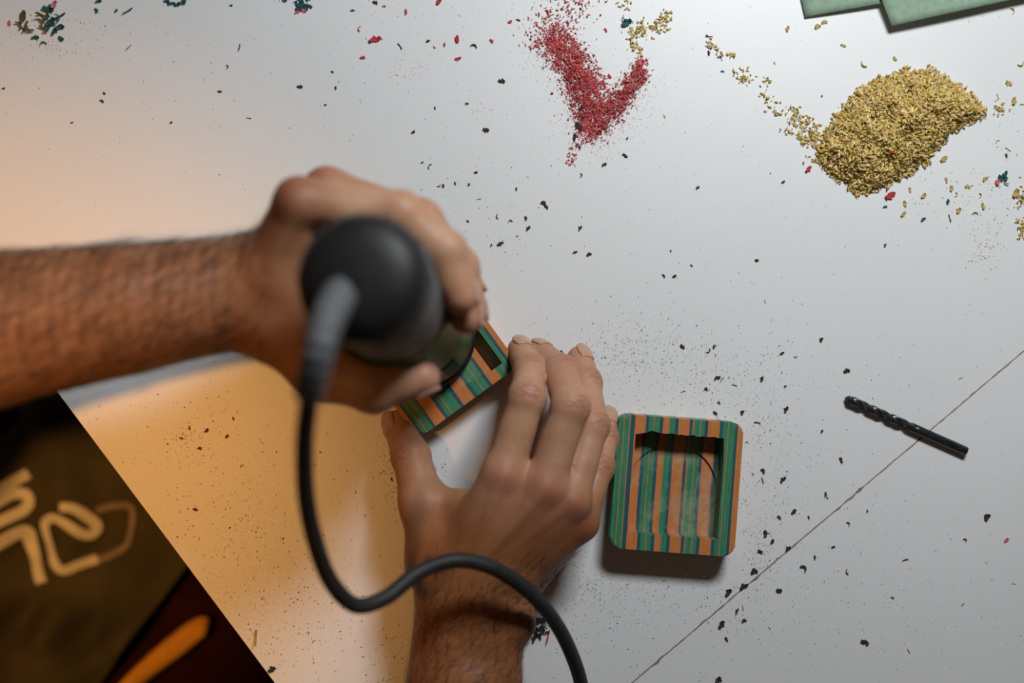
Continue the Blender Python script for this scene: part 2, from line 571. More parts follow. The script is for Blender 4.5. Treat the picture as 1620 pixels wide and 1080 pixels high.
rel_pts = catmull([P(548, 455, 212), P(534, 474, 229), P(519, 505, 240), (P(507, 545, 246)), P(497, 588, 242), P(489, 622, 233)], 10)
rr = np.linspace(7.6, 5.6, len(rel_pts)) + 0.45 * np.sign(np.sin(np.arange(len(rel_pts)) * 1.55))
rr[:8] = 8.2
sweep('strain_relief', to_router(rel_pts), rr, MAT['relief'], router, 20)
cord_pts = catmull([P(492, 610, 236.5), P(488, 640, 228), P(482, 700, 208), P(484, 780, 183), P(497, 850, 163), P(522, 917, 145), P(562, 957, 130), P(610, 945, 119),
                    P(655, 910, 110), P(700, 890, 102), P(740, 887, 97), P(790, 903, 90), P(845, 943, 74), P(885, 995, 54), P(912, 1055, 36), P(925, 1110, 22),
                    P(940, 1190, 8), P(965, 1290, 4.2), P(1010, 1400, 4.2), P(1100, 1500, 4.2)], 10)
sweep('power_cord', to_router(cord_pts), 4.0, MAT['rubber'], router, 16)


# ================================================================== signed distance modelling for the figure
def smin(a, b, k):
    if k <= 0:
        return np.minimum(a, b)
    h = np.maximum(k - np.abs(a - b), 0) / k
    return np.minimum(a, b) - h * h * k * 0.25


class Grid:
    def __init__(self, lo, hi, h):
        self.lo, self.h = np.asarray(lo, float), h
        self.n = tuple(int(math.ceil((hi[i] - lo[i]) / h)) + 1 for i in range(3))
        self.ax = [(lo[i] + h * np.arange(self.n[i])).astype(np.float32) for i in range(3)]

    def new(self):
        return np.full(self.n, 40.0, dtype=np.float32)

    def cone(self, Fd, a, b, r1, r2, k=4.0, n=None, s=1.0):
        """tapered capsule from a to b; thickness along direction n scaled by s"""
        a, b = np.asarray(a, float), np.asarray(b, float)
        m = max(r1, r2) + k + 3
        sl = []
        for i in range(3):
            i0 = int(max(0, math.floor((min(a[i], b[i]) - m - self.lo[i]) / self.h)))
            i1 = int(min(self.n[i], math.ceil((max(a[i], b[i]) + m - self.lo[i]) / self.h) + 1))
            if i1 <= i0:
                return
            sl.append(slice(i0, i1))
        sl = tuple(sl)
        X = self.ax[0][sl[0]][:, None, None] - np.float32(a[0])
        Y = self.ax[1][sl[1]][None, :, None] - np.float32(a[1])
        Z = self.ax[2][sl[2]][None, None, :] - np.float32(a[2])
        ba = (b - a).astype(np.float32)
        L2 = float(ba @ ba)
        if L2 < 1e-6:
            t = np.zeros((1, 1, 1), np.float32)
        else:
            t = np.clip((X * ba[0] + Y * ba[1] + Z * ba[2]) / L2, 0, 1)
        qx, qy, qz = X - t * ba[0], Y - t * ba[1], Z - t * ba[2]
        d2 = qx * qx + qy * qy + qz * qz
        if n is not None:
            n = np.asarray(n, float)
            n = n / np.linalg.norm(n)
            dn = qx * n[0] + qy * n[1] + qz * n[2]
            d2 = d2 + dn * dn * (1 / (s * s) - 1)
        d = np.sqrt(d2) - (r1 + (r2 - r1) * t)
        if n is not None and s < 1:
            d = d * (0.5 + 0.5 * s)
        Fd[sl] = smin(Fd[sl], d.astype(np.float32), k)

    def chain(self, Fd, pts, rad, k=3.0, n=None, s=1.0):
        for i in range(len(pts) - 1):
            self.cone(Fd, pts[i], pts[i + 1], rad[i], rad[i + 1], k, n, s)

    def surface(self, f):
        """naive surface nets -> verts (mm), quads"""
        ins = f < 0
        nx, ny, nz = f.shape
        cnt = np.zeros((nx - 1, ny - 1, nz - 1), np.int8)
        for i in (0, 1):
            for j in (0, 1):
                for k in (0, 1):
                    cnt += ins[i:nx - 1 + i, j:ny - 1 + j, k:nz - 1 + k]
        act = (cnt > 0) & (cnt < 8)
        ci, cj, ck = np.nonzero(act)
        vid = np.full(act.shape, -1, np.int32)
        vid[ci, cj, ck] = np.arange(len(ci))
        acc = np.zeros((len(ci), 3))
        num = np.zeros(len(ci))
        corners = [(i, j, k) for i in (0, 1) for j in (0, 1) for k in (0, 1)]
        for c0 in corners:
            for d in range(3):
                if c0[d]:
                    continue
                c1 = list(c0)
                c1[d] = 1
                f0 = f[ci + c0[0], cj + c0[1], ck + c0[2]]
                f1 = f[ci + c1[0], cj + c1[1], ck + c1[2]]
                m = (f0 < 0) != (f1 < 0)
                t = np.where(m, f0 / np.where(m, f0 - f1, 1), 0)
                p = np.tile(np.array(c0, float), (len(ci), 1))
                p[:, d] += t
                acc += p * m[:, None]
                num += m
        v = acc / num[:, None] + np.stack([ci, cj, ck], 1)
        v = v * self.h + self.lo
        quads = []
        # x edges
        for d in range(3):
            a = [slice(None)] * 3
            b = [slice(None)] * 3
            a[d] = slice(0, -1)
            b[d] = slice(1, None)
            sgn = ins[tuple(a)] != ins[tuple(b)]
            e1, e2 = (d + 1) % 3, (d + 2) % 3
            idx = np.array(np.nonzero(sgn)).T
            ok = (idx[:, e1] > 0) & (idx[:, e2] > 0) & (idx[:, e1] < f.shape[e1] - 1) & (idx[:, e2] < f.shape[e2] - 1)
            idx = idx[ok]
            def cell(o1, o2):
                q_ = idx.copy()
                q_[:, e1] += o1
                q_[:, e2] += o2
                return vid[q_[:, 0], q_[:, 1], q_[:, 2]]
            qd = np.stack([cell(-1, -1), cell(0, -1), cell(0, 0), cell(-1, 0)], 1)
            flip = ~ins[idx[:, 0], idx[:, 1], idx[:, 2]]
            qd[flip] = qd[flip][:, ::-1]
            quads.append(qd)
        return v, np.concatenate(quads)


def laplace(v, q, it=2, lam=0.5):
    e = np.concatenate([q[:, [0, 1]], q[:, [1, 2]], q[:, [2, 3]], q[:, [3, 0]]])
    deg = np.bincount(e.ravel(), minlength=len(v)).astype(float)
    for _ in range(it):
        s = np.zeros_like(v)
        for c in range(3):
            s[:, c] = np.bincount(e[:, 0], v[e[:, 1], c], len(v)) + np.bincount(e[:, 1], v[e[:, 0], c], len(v))
        v = v + lam * (s / np.maximum(deg, 1)[:, None] - v)
    return v


def vnormals(v, q):
    n = np.cross(v[q[:, 2]] - v[q[:, 0]], v[q[:, 3]] - v[q[:, 1]])
    out = np.zeros_like(v)
    for k in range(4):
        for c in range(3):
            out[:, c] += np.bincount(q[:, k], n[:, c], len(v))
    return out / np.maximum(np.linalg.norm(out, axis=1), 1e-9)[:, None]


def unit(a):
    a = np.asarray(a, float)
    return a / np.linalg.norm(a)


NAILS = []        # (centre, forward, dorsal, radius)
REDS = []         # (point, sigma, strength)
CREASES = []      # (joint, axis direction, dorsal, radius)


def finger(g, palm, total, pts, rad, dorsal, joint_bump=0.6, web=5.0, nail=None):
    """pts: MCP, PIP, DIP, TIP (or CMC.. for a thumb); returns the union with the palm"""
    Fi = g.new()
    pts = [np.asarray(p, float) for p in pts]
    g.chain(Fi, pts, rad, 2.5)
    for i in range(1, len(pts) - 1):                 # joints a little thicker, pads between them
        g.cone(Fi, pts[i], pts[i], rad[i] + joint_bump, rad[i] + joint_bump, 3.5)
    for i in range(len(pts) - 1):                    # fleshy pads on the palm side
        d = unit(pts[i + 1] - pts[i])
        pn = unit(dorsal - d * np.dot(dorsal, d))
        mid = (pts[i] + pts[i + 1]) / 2 - pn * rad[i + 1] * 0.22
        g.cone(Fi, mid - d * 3, mid + d * 3, rad[i + 1] * 0.86, rad[i + 1] * 0.86, 4)
    d = unit(pts[-1] - pts[-2])
    pn = unit(dorsal - d * np.dot(dorsal, d))
    nd = dorsal if nail is None else np.asarray(nail, float)
    NAILS.append((pts[-1], d, unit(nd - d * np.dot(nd, d)), rad[-1]))
    REDS.append((pts[-1] + d * 4, 8.0, 0.45))
    for i in range(1, len(pts) - 1):
        dd = unit(pts[i + 1] - pts[i - 1])
        pj = unit(dorsal - dd * np.dot(dorsal, dd))
        CREASES.append((pts[i], dd, pj, rad[i]))
        REDS.append((pts[i] + pj * rad[i], 7.0, 0.35))
    return np.minimum(total, smin(palm, Fi, web))


UP = np.array([0, 0, 1.0])

# ---- right arm (lower hand in the photograph), steadying the block
gr = Grid((-90, -400, -3), (72, 12, 98), 1.0)
palm = gr.new()
wr = P(745, 945, 43)
fa1 = P(734, 1085, 46)
elbR = np.array([-48, -385, 70.0])
gr.cone(palm, wr, fa1, 30.0, 31.5, 8, UP, 0.74)
gr.cone(palm, fa1, elbR, 31.5, 41.0, 3, UP, 0.88)
mcp_i, mcp_m, mcp_r, mcp_p = P(797, 748, 60), P(861, 768, 61), P(902, 790, 55), P(917, 826, 45)
bas = [P(722, 905, 46), P(752, 905, 50), P(780, 905, 48), P(805, 910, 42)]
for b_, m_, r0, r1 in zip(bas, (mcp_i, mcp_m, mcp_r, mcp_p), (15, 15, 14, 13), (11.5, 11.5, 11, 10.5)):
    gr.cone(palm, b_, m_, r0, r1, 9)
    gr.cone(palm, wr, b_, 22, r0, 10, UP, 0.9)
cmc, tmc = P(690, 885, 38), P(668, 797, 35)
gr.cone(palm, P(715, 915, 38), cmc, 17, 16, 10)
gr.cone(palm, cmc, tmc, 15.5, 12.0, 8)
gr.cone(palm, P(725, 850, 38), P(700, 800, 36), 13, 9, 12)     # web between thumb and index finger
gr.cone(palm, P(760, 810, 44), P(735, 800, 42), 12, 9, 10)
gr.cone(palm, P(815, 925, 30), P(880, 858, 28), 14, 12, 10)     # heel of the hand
gr.cone(palm, P(800, 850, 40), P(850, 810, 44), 14, 12, 10)
# extensor tendons and the wrist knob
for b_, m_ in zip((P(745, 890, 62), P(765, 885, 66), P(785, 885, 63)), (mcp_i, mcp_m, mcp_r)):
    gr.cone(palm, b_, m_ + np.array([0, 0, 9.0]), 2.0, 2.6, 3.5)
gr.cone(palm, P(818, 985, 50), P(818, 985, 50), 10, 10, 10)
tot = palm.copy()
tot = finger(gr, palm, tot, [mcp_i, P(834, 628, 58), P(839, 588, 36), P(823, 553, 16)], [10.8, 9.6, 8.7, 7.4], np.array([0.25, 0.5, 1.0]), nail=(0.1, 1.0, 0.1))
tot = finger(gr, palm, tot, [mcp_m, P(903, 642, 61), P(888, 588, 39), P(853, 557, 15)], [10.8, 9.8, 8.9, 7.5], np.array([0.5, 0.5, 1.0]), nail=(0.2, 1.0, 0.1))
tot = finger(gr, palm, tot, [mcp_r, P(936, 672, 43), P(927, 605, 23), P(917, 567, 10)], [10.2, 9.2, 8.3, 7.4], np.array([0.62, 0.1, 1.0]))
tot = finger(gr, palm, tot, [mcp_p, P(947, 738, 30), P(957, 692, 17.5), P(959, 662, 9)], [9.4, 8.2, 7.4, 6.6], np.array([0.4, 0.1, 1.0]))
tot = finger(gr, palm, tot, [tmc, P(650, 722, 25), P(628, 671, 13)], [11.8, 10.4, 8.3], np.array([-0.9, 0.2, 0.7]), 0.5, 7)
for m_ in (mcp_i, mcp_m, mcp_r, mcp_p):
    REDS.append((m_ + np.array([0, 0, 10.0]), 7.5, 0.60))
vr, qr = gr.surface(tot)
keep_r = len(vr)

# ---- left arm (upper hand), gripping the router
def ax_at(z):
    t = (z - tb[2]) / (tp[2] - tb[2])
    return tb + axis * t


def pol(z, r, deg):
    c = ax_at(z)
    return np.array([c[0] + r * math.cos(math.radians(deg)), c[1] + r * math.sin(math.radians(deg)), z])


gl = Grid((-400, -70, 55), (-5, 98, 212), 1.1)
palm = gl.new()
wl = P(392, 460, 118)
fl1 = P(0, 519, 141)
elbL = np.array([-378, -28, 163.0])
gl.cone(palm, wl, (wl + fl1) / 2, 27.0, 31.5, 3)
gl.cone(palm, (wl + fl1) / 2, fl1, 31.5, 36.5, 2)
gl.cone(palm, fl1, elbL, 36.5, 44.0, 2)
lm = [pol(153, 61, 131), pol(132, 64, 119), pol(112, 62, 121), pol(94, 58, 128)]
lb = [wl + np.array([14, 10, 14]), wl + np.array([14, 12, 4]), wl + np.array([14, 10, -8]), wl + np.array([14, 6, -18])]
for b_, m_ in zip(lb, lm):
    gl.cone(palm, wl, b_, 22, 15, 10)
    gl.cone(palm, b_, m_, 14.5, 11.5, 9)
gl.cone(palm, P(450, 430, 135), P(480, 370, 140), 14, 12, 10)
cml, tml = P(428, 510, 116), P(506, 590, 119)
gl.cone(palm, wl + np.array([8, -8, 2]), cml, 19, 17, 10)
gl.cone(palm, cml, tml, 16.5, 13.0, 8)
gl.cone(palm, P(450, 500, 125), P(462, 420, 130), 14, 12, 12)
gl.cone(palm, P(440, 500, 105), P(455, 400, 105), 14, 13, 12)
gl.cone(palm, P(472, 470, 128), P(508, 560, 121), 14, 13, 10)
gl.cone(palm, P(420, 400, 148), lm[0] + np.array([0, 0, 9.0]), 2.0, 2.6, 4)
gl.cone(palm, P(428, 420, 150), P(470, 330, 161), 2.0, 2.6, 4)
tot = palm.copy()
out = np.array([0, 0, 0.35])


def lfinger(tot, m, z, rs, degs, rad):
    pts = [m] + [pol(z - 1.5 * i, r, d) for i, (r, d) in enumerate(zip(rs, degs))]
    c = ax_at(z)
    dors = unit(pts[2] - c) + np.array([0, 0, -0.1])
    return finger(gl, palm, tot, pts, rad, dors)


tot = lfinger(tot, lm[0], 153, (41.5, 36.8, 35.4), (80, 40, 4), [11.2, 10.0, 9.2, 8.2])
tot = lfinger(tot, lm[1], 132, (44.0, 37.8, 36.0), (72, 32, -7), [11.2, 10.2, 9.3, 8.3])
tot = lfinger(tot, lm[2], 112, (43.0, 38.4, 37.0), (74, 36, 2), [10.8, 9.8, 9.0, 8.0])
tot = lfinger(tot, lm[3], 94, (42.5, 39.0, 38.4), (92, 54, 24), [9.8, 8.8, 8.0, 7.2])
tot = finger(gl, palm, tot, [tml, P(590, 616, 123), P(668, 597, 123)], [12.8, 11.2, 8.8], np.array([-0.1, -1.0, -0.15]), 0.5, 7)
for m_ in lm:
    REDS.append((m_ + np.array([-5, 8.0, 6]), 9.0, 0.6))
vl, ql = gl.surface(tot)

# ---- upper arms and trunk, under the clothes and out of the frame
shL, shR = np.array([-545, -265, 265.0]), np.array([-295, -525, 255.0])
gt = Grid((-600, -600, -330), (20, 20, 340), 7.0)
tr = gt.new()
gt.cone(tr, elbL, shL, 44, 54, 12)
gt.cone(tr, elbR, shR, 42, 54, 12)
gt.cone(tr, shL, shR, 55, 55, 30)
chest = (shL + shR) / 2
pel = np.array([-465, -375, -250.0])
gt.cone(tr, chest - np.array([0, 0, 60]), pel, 120, 115, 40)
gt.cone(tr, chest, chest + np.array([8, 10, 70]), 55, 50, 25)
vt, qt = gt.surface(tr)

person = tag(empty('person', (pel[0] * MM, pel[1] * MM, -0.74)),
             'seated person in dark printed shirt guiding the router and steadying the striped block', 'person')
off = np.array([pel[0], pel[1], -740.0])
vr, vl = laplace(vr, qr, 2, 0.4), laplace(vl, ql, 2, 0.4)
va = np.concatenate([vr, vl, vt])
qa = np.concatenate([qr, ql + len(vr), qt + len(vr) + len(vl)])
nr = vnormals(va, qa)
red = np.zeros(len(va))
for p, s, a in REDS:
    red = np.maximum(red, a * np.exp(-((va - p) ** 2).sum(1) / (2 * s * s)))
crease = np.zeros(len(va))
disp = np.zeros(len(va))
for p, d, dor, r in CREASES:
    rel = va - p
    rad = rel @ dor
    along = rel @ d
    near = (np.linalg.norm(rel, axis=1) < r * 2.0) & (rad > 0)
    side = np.abs(rel @ np.cross(d, dor))
    w = np.clip(rad / r, 0, 1) * near * np.clip(1.25 - side / r, 0, 1)
    for o_ in (-3.4, -1.3, 0.8, 3.0):
        g_ = np.exp(-((along - o_ + 0.5 * np.sin(side * 0.9 + o_)) / 0.62) ** 2) * w
        disp -= 0.42 * g_
        crease = np.maximum(crease, 0.42 * g_)
va = va + nr * disp[:, None]
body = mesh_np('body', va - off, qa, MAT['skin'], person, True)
# forearms and hand backs darkened against the fingers: shade painted into the skin tone
tan_shade = np.zeros(len(va))
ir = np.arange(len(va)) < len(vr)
tan_shade[ir] = np.clip((-62 - va[ir, 1]) / 45.0, 0, 1)
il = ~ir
tan_shade[il] = np.clip((-70 - va[il, 0]) / 35.0, 0, 1)
tan_shade[il] *= 0.72
for nm, arr in (('redness', red), ('crease', crease), ('tan', tan_shade)):
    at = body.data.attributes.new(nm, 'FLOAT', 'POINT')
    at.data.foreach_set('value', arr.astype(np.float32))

# fingernails
for c, d, n, r in NAILS:
    b = np.cross(d, n)
    rows, cols_ = 8, 9
    v, f = [], []
    for i in range(rows + 1):
        l = -5.5 + (5.5 + r * 0.80) * i / rows
        u_ = i / rows
        half = 0.80 * (1 - 0.30 * (1 - u_) ** 3) * (1.0 if u_ < 0.8 else math.sqrt(max(0.12, 1 - ((u_ - 0.8) / 0.24) ** 2)))
        re = r * 1.02 if l < 0 else math.sqrt(max(0.05, 1 - (l / r * 0.72) ** 2)) * r * 1.02
        lift = 0.05 + (r * 0.04 if l < 0 else 0)
        for j in range(cols_ + 1):
            a = half * (2 * j / cols_ - 1)
            v.append(c + d * l + (b * math.sin(a) + n * math.cos(a)) * (re + lift) - off)
    for i in range(rows):
        for j in range(cols_):
            k = i * (cols_ + 1) + j
            f.append((k, k + 1, k + cols_ + 2, k + cols_ + 1))
    no = mesh('fingernail', v, f, MAT['nail'], person, True)
    sm = no.modifiers.new('thickness', 'SOLIDIFY')
    sm.thickness = 0.0006
    sm.offset = 0


# arm hair
def hairs(name, v, q, count, region, flow, length):
    ctr = v[q].mean(1)
    nn = np.cross(v[q[:, 2]] - v[q[:, 0]], v[q[:, 3]] - v[q[:, 1]])
    nn /= np.maximum(np.linalg.norm(nn, axis=1), 1e-9)[:, None]
    w = region(ctr, nn)
    pick = rng.choice(len(q), count, p=w / w.sum())
    V, Q = [], []
    base = 0
    segs = 4
    p0 = ctr[pick] + rng.normal(0, 0.3, (count, 3))
    nrm = nn[pick]
    fl_ = flow(ctr[pick]) + rng.normal(0, 0.38, (count, 3))
    fl_ -= nrm * (fl_ * nrm).sum(1)[:, None]
    fl_ /= np.linalg.norm(fl_, axis=1)[:, None]
    ln = length * rng.uniform(0.55, 1.25, count)
    rise = rng.uniform(0.25, 0.6, count)
    side = np.cross(fl_, nrm)
    rings = []
    for s in range(segs + 1):
        t = s / segs
        c = p0 - nrm * 0.3 + fl_ * (ln * t)[:, None] + nrm * (ln * rise * (t - 0.75 * t * t))[:, None] + side * (ln * 0.12 * np.sin(t * 3 + p0[:, 0]))[:, None]
        r = 0.078 * (1 - 0.8 * t)
        rings.append(np.stack([c + side * r, c - side * r * 0.5 + nrm * r * 0.87, c - side * r * 0.5 - nrm * r * 0.87], 1))
    V = np.stack(rings, 1)                       # count, segs+1, 3, 3
    per = (segs + 1) * 3
    loc = []
    for s in range(segs):
        for k in range(3):
            k2 = (k + 1) % 3
            loc.append((s * 3 + k, s * 3 + k2, (s + 1) * 3 + k2, (s + 1) * 3 + k))
    Q = (np.arange(count)[:, None, None] * per + np.array(loc)[None]).reshape(-1, 4)
    o = mesh_np(name, V.reshape(-1, 3) - off, Q, MAT['hair'], person, True)
    o['kind'] = 'stuff'
    return o


fdL = unit(wl - elbL)
fdR = unit(wr - elbR)
hairs('arm_hair', vl, ql, 9000, lambda c, n: np.clip((-112 - c[:, 0]) / 30, 0, 1) * (0.35 + np.clip(n[:, 2], -0.3, 1)) + 1e-6 * 0, lambda c: fdL[None] * 0.9 + np.array([[0.0, 0.75, 0.0]]), 12.0)
hairs('arm_hair', vr, qr, 3600, lambda c, n: np.clip((-112 - c[:, 1]) / 25, 0, 1) * (c[:, 1] > -300) * (0.3 + np.clip(n[:, 2], -0.2, 1)), lambda c: fdR[None] * 0.9 + np.array([[0.7, 0.0, 0.0]]), 10.0)

# ---- clothes
fdir = unit([0.59, 0.807, 0])
vdir = unit([0.807, -0.59, 0])
LC = np.array([-286, -118, 0.0])


def cloth_z(u, v):
    z = -186.0 + 0 * u
    z = z + 0.0045 * np.clip(-u - 60, 0, None) ** 2                       # rises to the belly
    z = z - 8.0 * np.exp(-(v / 40.0) ** 2)                                 # sags between the thighs
    z = z - 0.030 * np.clip(np.abs(v + 8) - 70, 0, None) ** 2
    z = z - 0.035 * np.clip(u - 5, 0, None) ** 2
    z = z + 8.0 * np.sin(0.075 * (u * 0.55 + v) + 0.02 * u + 1.1 * np.sin(0.03 * v)) * np.exp(-((u + 90) / 90.0) ** 2)
    z = z + 6.0 * np.sin(0.16 * (v - 0.25 * u) + 1.7) * np.exp(-((u + 110) / 60.0) ** 2)
    z = z + 2.2 * np.sin(0.11 * u + 0.07 * v)
    return z


us = np.linspace(-230, 46, 120)
vs = np.linspace(-120, 66, 90)  # narrowed on the right; dark trousers beyond stand in for shade
U, V_ = np.meshgrid(us, vs, indexing='ij')
Zc = cloth_z(U, V_)
pts = LC[None, None] + U[..., None] * fdir + V_[..., None] * vdir
pts[..., 2] = Zc
nv = len(vs)
quads = [(i * nv + j, i * nv + j + 1, (i + 1) * nv + j + 1, (i + 1) * nv + j) for i in range(len(us) - 1) for j in range(nv - 1)]
gs = Grid((-600, -600, -330), (40, 60, 340), 7.0)
st = gs.new()
gs.cone(st, shL, shL * 0.45 + elbL * 0.55, 64, 62, 15)
gs.cone(st, shR, shR * 0.45 + elbR * 0.55, 64, 62, 15)
gs.cone(st, shL, shR, 64, 64, 30)
gs.cone(st, chest - np.array([0, 0, 60]), pel, 130, 124, 40)
vs_, qs_ = gs.surface(st)
npt = pts.reshape(-1, 3)
shirt = mesh('shirt', np.concatenate([npt, vs_]) - off, [tuple(q_) for q_ in quads] + [tuple(q_ + len(npt)) for q_ in qs_], MAT['shirt'], person, True)
shirt['label'] = 'olive-black shirt with a cream line print'
md = shirt.modifiers.new('thickness', 'SOLIDIFY')
md.thickness = 0.0012
md.offset = -1


def on_cloth(px, py):
    """where the sight line of a photo point meets the shirt front"""
    z = -188.0
    for _ in range(12):
        p = P(px, py, z)
        r_ = p - LC
        z = 0.5 * z + 0.5 * float(cloth_z(np.array(r_ @ fdir), np.array(r_ @ vdir)))
    p = P(px, py, z)
    r_ = p - LC
    return r_ @ fdir, r_ @ vdir


def stroke(pts_px, width, mat):
    uv = catmull([np.array([*on_cloth(x / 2.25, 600 + y / 2.25), 0]) for x, y in pts_px], 8)[:, :2]
    d = np.gradient(uv, axis=0)
    d /= np.maximum(np.linalg.norm(d, axis=1), 1e-9)[:, None]
    nrm_ = np.stack([-d[:, 1], d[:, 0]], 1)
    v, f = [], []
    K = 5
    for i in range(len(uv)):
        for j in range(K):
            w = width * (j / (K - 1) - 0.5)
            a = uv[i] + nrm_[i] * w
            p = LC + a[0] * fdir + a[1] * vdir
            p[2] = float(cloth_z(a[0], a[1])) + 2.2
            v.append(p - off)
    for i in range(len(uv) - 1):
        for j in range(K - 1):
            k = i * K + j
            f.append((k, k + 1, k + K + 1, k + K))
    o = mesh('print_stroke', v, f, mat, shirt, True)
    return o


stroke([(-60, 430), (0, 392), (60, 358), (105, 332)], 8.0, MAT['print'])
stroke([(-60, 470), (0, 432), (50, 405), (95, 408), (108, 435), (85, 465), (40, 487), (0, 505), (-50, 530)], 8.0, MAT['print'])
stroke([(-50, 615), (0, 582), (60, 548), (100, 540), (118, 590), (135, 655), (152, 722)], 8.5, MAT['print'])
stroke([(215, 452), (265, 458), (320, 492), (348, 520), (330, 550), (295, 548), (240, 515), (195, 492), (165, 508), (170, 550), (185, 605), (200, 655), (230, 678), (290, 655), (350, 636)], 7.0, MAT['print'])
stroke([(345, 465), (400, 450), (460, 448), (475, 480), (468, 540), (450, 590), (400, 622), (350, 640)], 5.0, MAT['print_dim'])

gp = Grid((-560, -460, -400), (130, 380, -170), 8.0)
tp_ = gp.new()
for c in (np.array([-357, -66, -286.0]), np.array([-214, -168, -286.0])):
    hip = c - fdir * 170
    knee = c + fdir * 300
    gp.cone(tp_, hip, knee, 84, 62, 20)
gp.cone(tp_, np.array([-456, -205, -300.0]), np.array([-315, -308, -300.0]), 90, 90, 30)
vp, qp = gp.surface(tp_)
tro = mesh_np('trousers', laplace(vp, qp, 2) - off, qp, MAT['trousers'], person, True)
legs = Grid((-250, 60, -745), (130, 380, -200), 8.0)
lg = legs.new()
for c in (np.array([-357, -66, -286.0]), np.array([-214, -168, -286.0])):
    knee = c + fdir * 300
    foot = knee + np.array([-10, -20, -400.0])
    legs.cone(lg, knee, foot, 60, 44, 15)
    legs.cone(lg, foot + np.array([0, 0, -22.0]), foot + fdir * 130 + np.array([0, 0, -32.0]), 40, 34, 10, UP, 0.9)
vg, qg = legs.surface(lg)
mesh_np('trouser_legs', vg - off, qg, MAT['trousers'], person, True)
# orange cloth strip on the lap
sp = [P(170, 1108, -183), P(225, 1062, -186), P(275, 1025, -188), P(325, 1000, -191)]
c_ = catmull(sp, 8)
v, f = [], []
for i, p in enumerate(c_):
    t = i / (len(c_) - 1)
    w = 30.0 * math.sqrt(max(0.02, 1 - (1.9 * abs(t - 0.42)) ** 2.2)) if abs(t - 0.42) < 0.52 else 3
    for j in range(5):
        s = j / 4 - 0.5
        v.append(p + np.array([0.62, 0.78, 0]) * w * 2 * s + np.array([0, 0, -18 * s * s]))
for i in range(len(c_) - 1):
    for j in range(4):
        k = i * 5 + j
        f.append((k, k + 1, k + 6, k + 5))
oc = mesh('cloth_strip', v, f, MAT['orange_cloth'], None, True)
tag(oc, 'bright orange cloth strip lying on the lap below the table edge', 'cloth')
md = oc.modifiers.new('thickness', 'SOLIDIFY')
md.thickness = 0.002

# ================================================================== drill bit
d0, d1 = P(1337, 629, 2.8), P(1529, 714, 2.8)
DL = np.linalg.norm(d1 - d0)
bit = tag(empty('drill_bit', tuple(d0 * MM)), 'black twist drill bit lying across the table seam', 'drill bit')
bit.rotation_mode = 'QUATERNION'
bit.rotation_quaternion = Vector((0, 0, 1)).rotation_difference(Vector(tuple(d1 - d0)).normalized())


def bit_mesh(name, z0, z1, flute0, flute1, rings, tip):
    v, f = [], []
    seg = 28
    for i in range(rings + 1):
        z = z0 + (z1 - z0) * i / rings
        fade = np.clip((flute1 - z) / 8.0, 0, 1) if flute1 else 0.0
        tipf = min(1.0, 0.15 + z / 1.7) if tip else 1.0
        for k in range(seg):
            a = 2 * math.pi * k / seg
            c = math.cos(2 * (a - 2 * math.pi * z / 25.0 - 0.6))
            r = 2.72 * (1 - 0.60 * fade * max(0.0, c) ** 0.8)
            if fade > 0 and -0.55 < c < 0.0:
                r *= 1.0
            elif fade > 0 and c <= -0.55:
                r *= 1 - 0.05 * fade
            v.append((r * tipf * math.cos(a), r * tipf * math.sin(a), z))
    for i in range(rings):
        for k in range(seg):
            k2 = (k + 1) % seg
            f.append((i * seg + k, i * seg + k2, (i + 1) * seg + k2, (i + 1) * seg + k))
    f.append(tuple(range(seg))[::-1])
    f.append(tuple(rings * seg + k for k in range(seg)))
    o = mesh(name, v, f, MAT['bit'], bit, True)
    o.data.set_sharp_from_angle(angle=math.radians(38))
    return o


bit_mesh('fluted_section', 0, 46, 0, 46, 90, True)
lathe('shank', [(2.72, 46), (2.72, DL - 0.5), (2.3, DL)], MAT['bit'], bit, 28)


# ================================================================== green sheets at the top edge
def sheet(corner, bdir, ldir, w, h, z0, curl, label):
    c = P(*corner, z0)
    bd = unit([bdir[0], -bdir[1], 0])
    ldr = unit([ldir[0], -ldir[1], 0])
    n = 22
    v, f = [], []
    for i in range(n + 1):
        for j in range(n + 1):
            a, b = i / n, j / n
            p = c + bd * w * a + ldr * h * b
            p[2] = z0 + curl * ((1 - a) ** 2 * (1 - b) * 0.2 + 0.6 * math.sin(math.pi * a) * (1 - b) ** 2) + 0.4 * math.sin(7 * a + 3 * b)
            v.append(p)
    for i in range(n):
        for j in range(n):
            k = i * (n + 1) + j
            f.append((k, k + n + 1, k + n + 2, k + 1))
    o = mesh('abrasive_sheet', v, f, MAT['cloth_green'], None, True)
    md = o.modifiers.new('thickness', 'SOLIDIFY')
    md.thickness = 0.0008
    md.offset = -1
    tag(o, label, 'sheet', 'pale green sheets at the top edge')
    return o


sheet((1274, 27), (119, -20), (-6, -27), 120, 95, 1.6, 4.5, 'pale green sheet tucked under its neighbour, nearer the red sawdust')
sheet((1411, 41), (164, -36), (-16, -41), 120, 95, 7.0, 2.0, 'pale green sheet lying on top, above the yellow sawdust heap')


# ================================================================== sawdust
OCT_V = np.array([(1, 0, 0), (-1, 0, 0), (0, 1, 0), (0, -1, 0), (0, 0, 1), (0, 0, -1)], float)
OCT_F = np.array([(0, 2, 4), (2, 1, 4), (1, 3, 4), (3, 0, 4), (2, 0, 5), (1, 2, 5), (3, 1, 5), (0, 3, 5)])
TET_V = np.array([(1, 0, -0.5), (-0.6, 0.8, -0.5), (-0.6, -0.8, -0.5), (0, 0, 0.7)], float)
TET_F = np.array([(0, 2, 1), (0, 1, 3), (1, 2, 3), (2, 0, 3)])


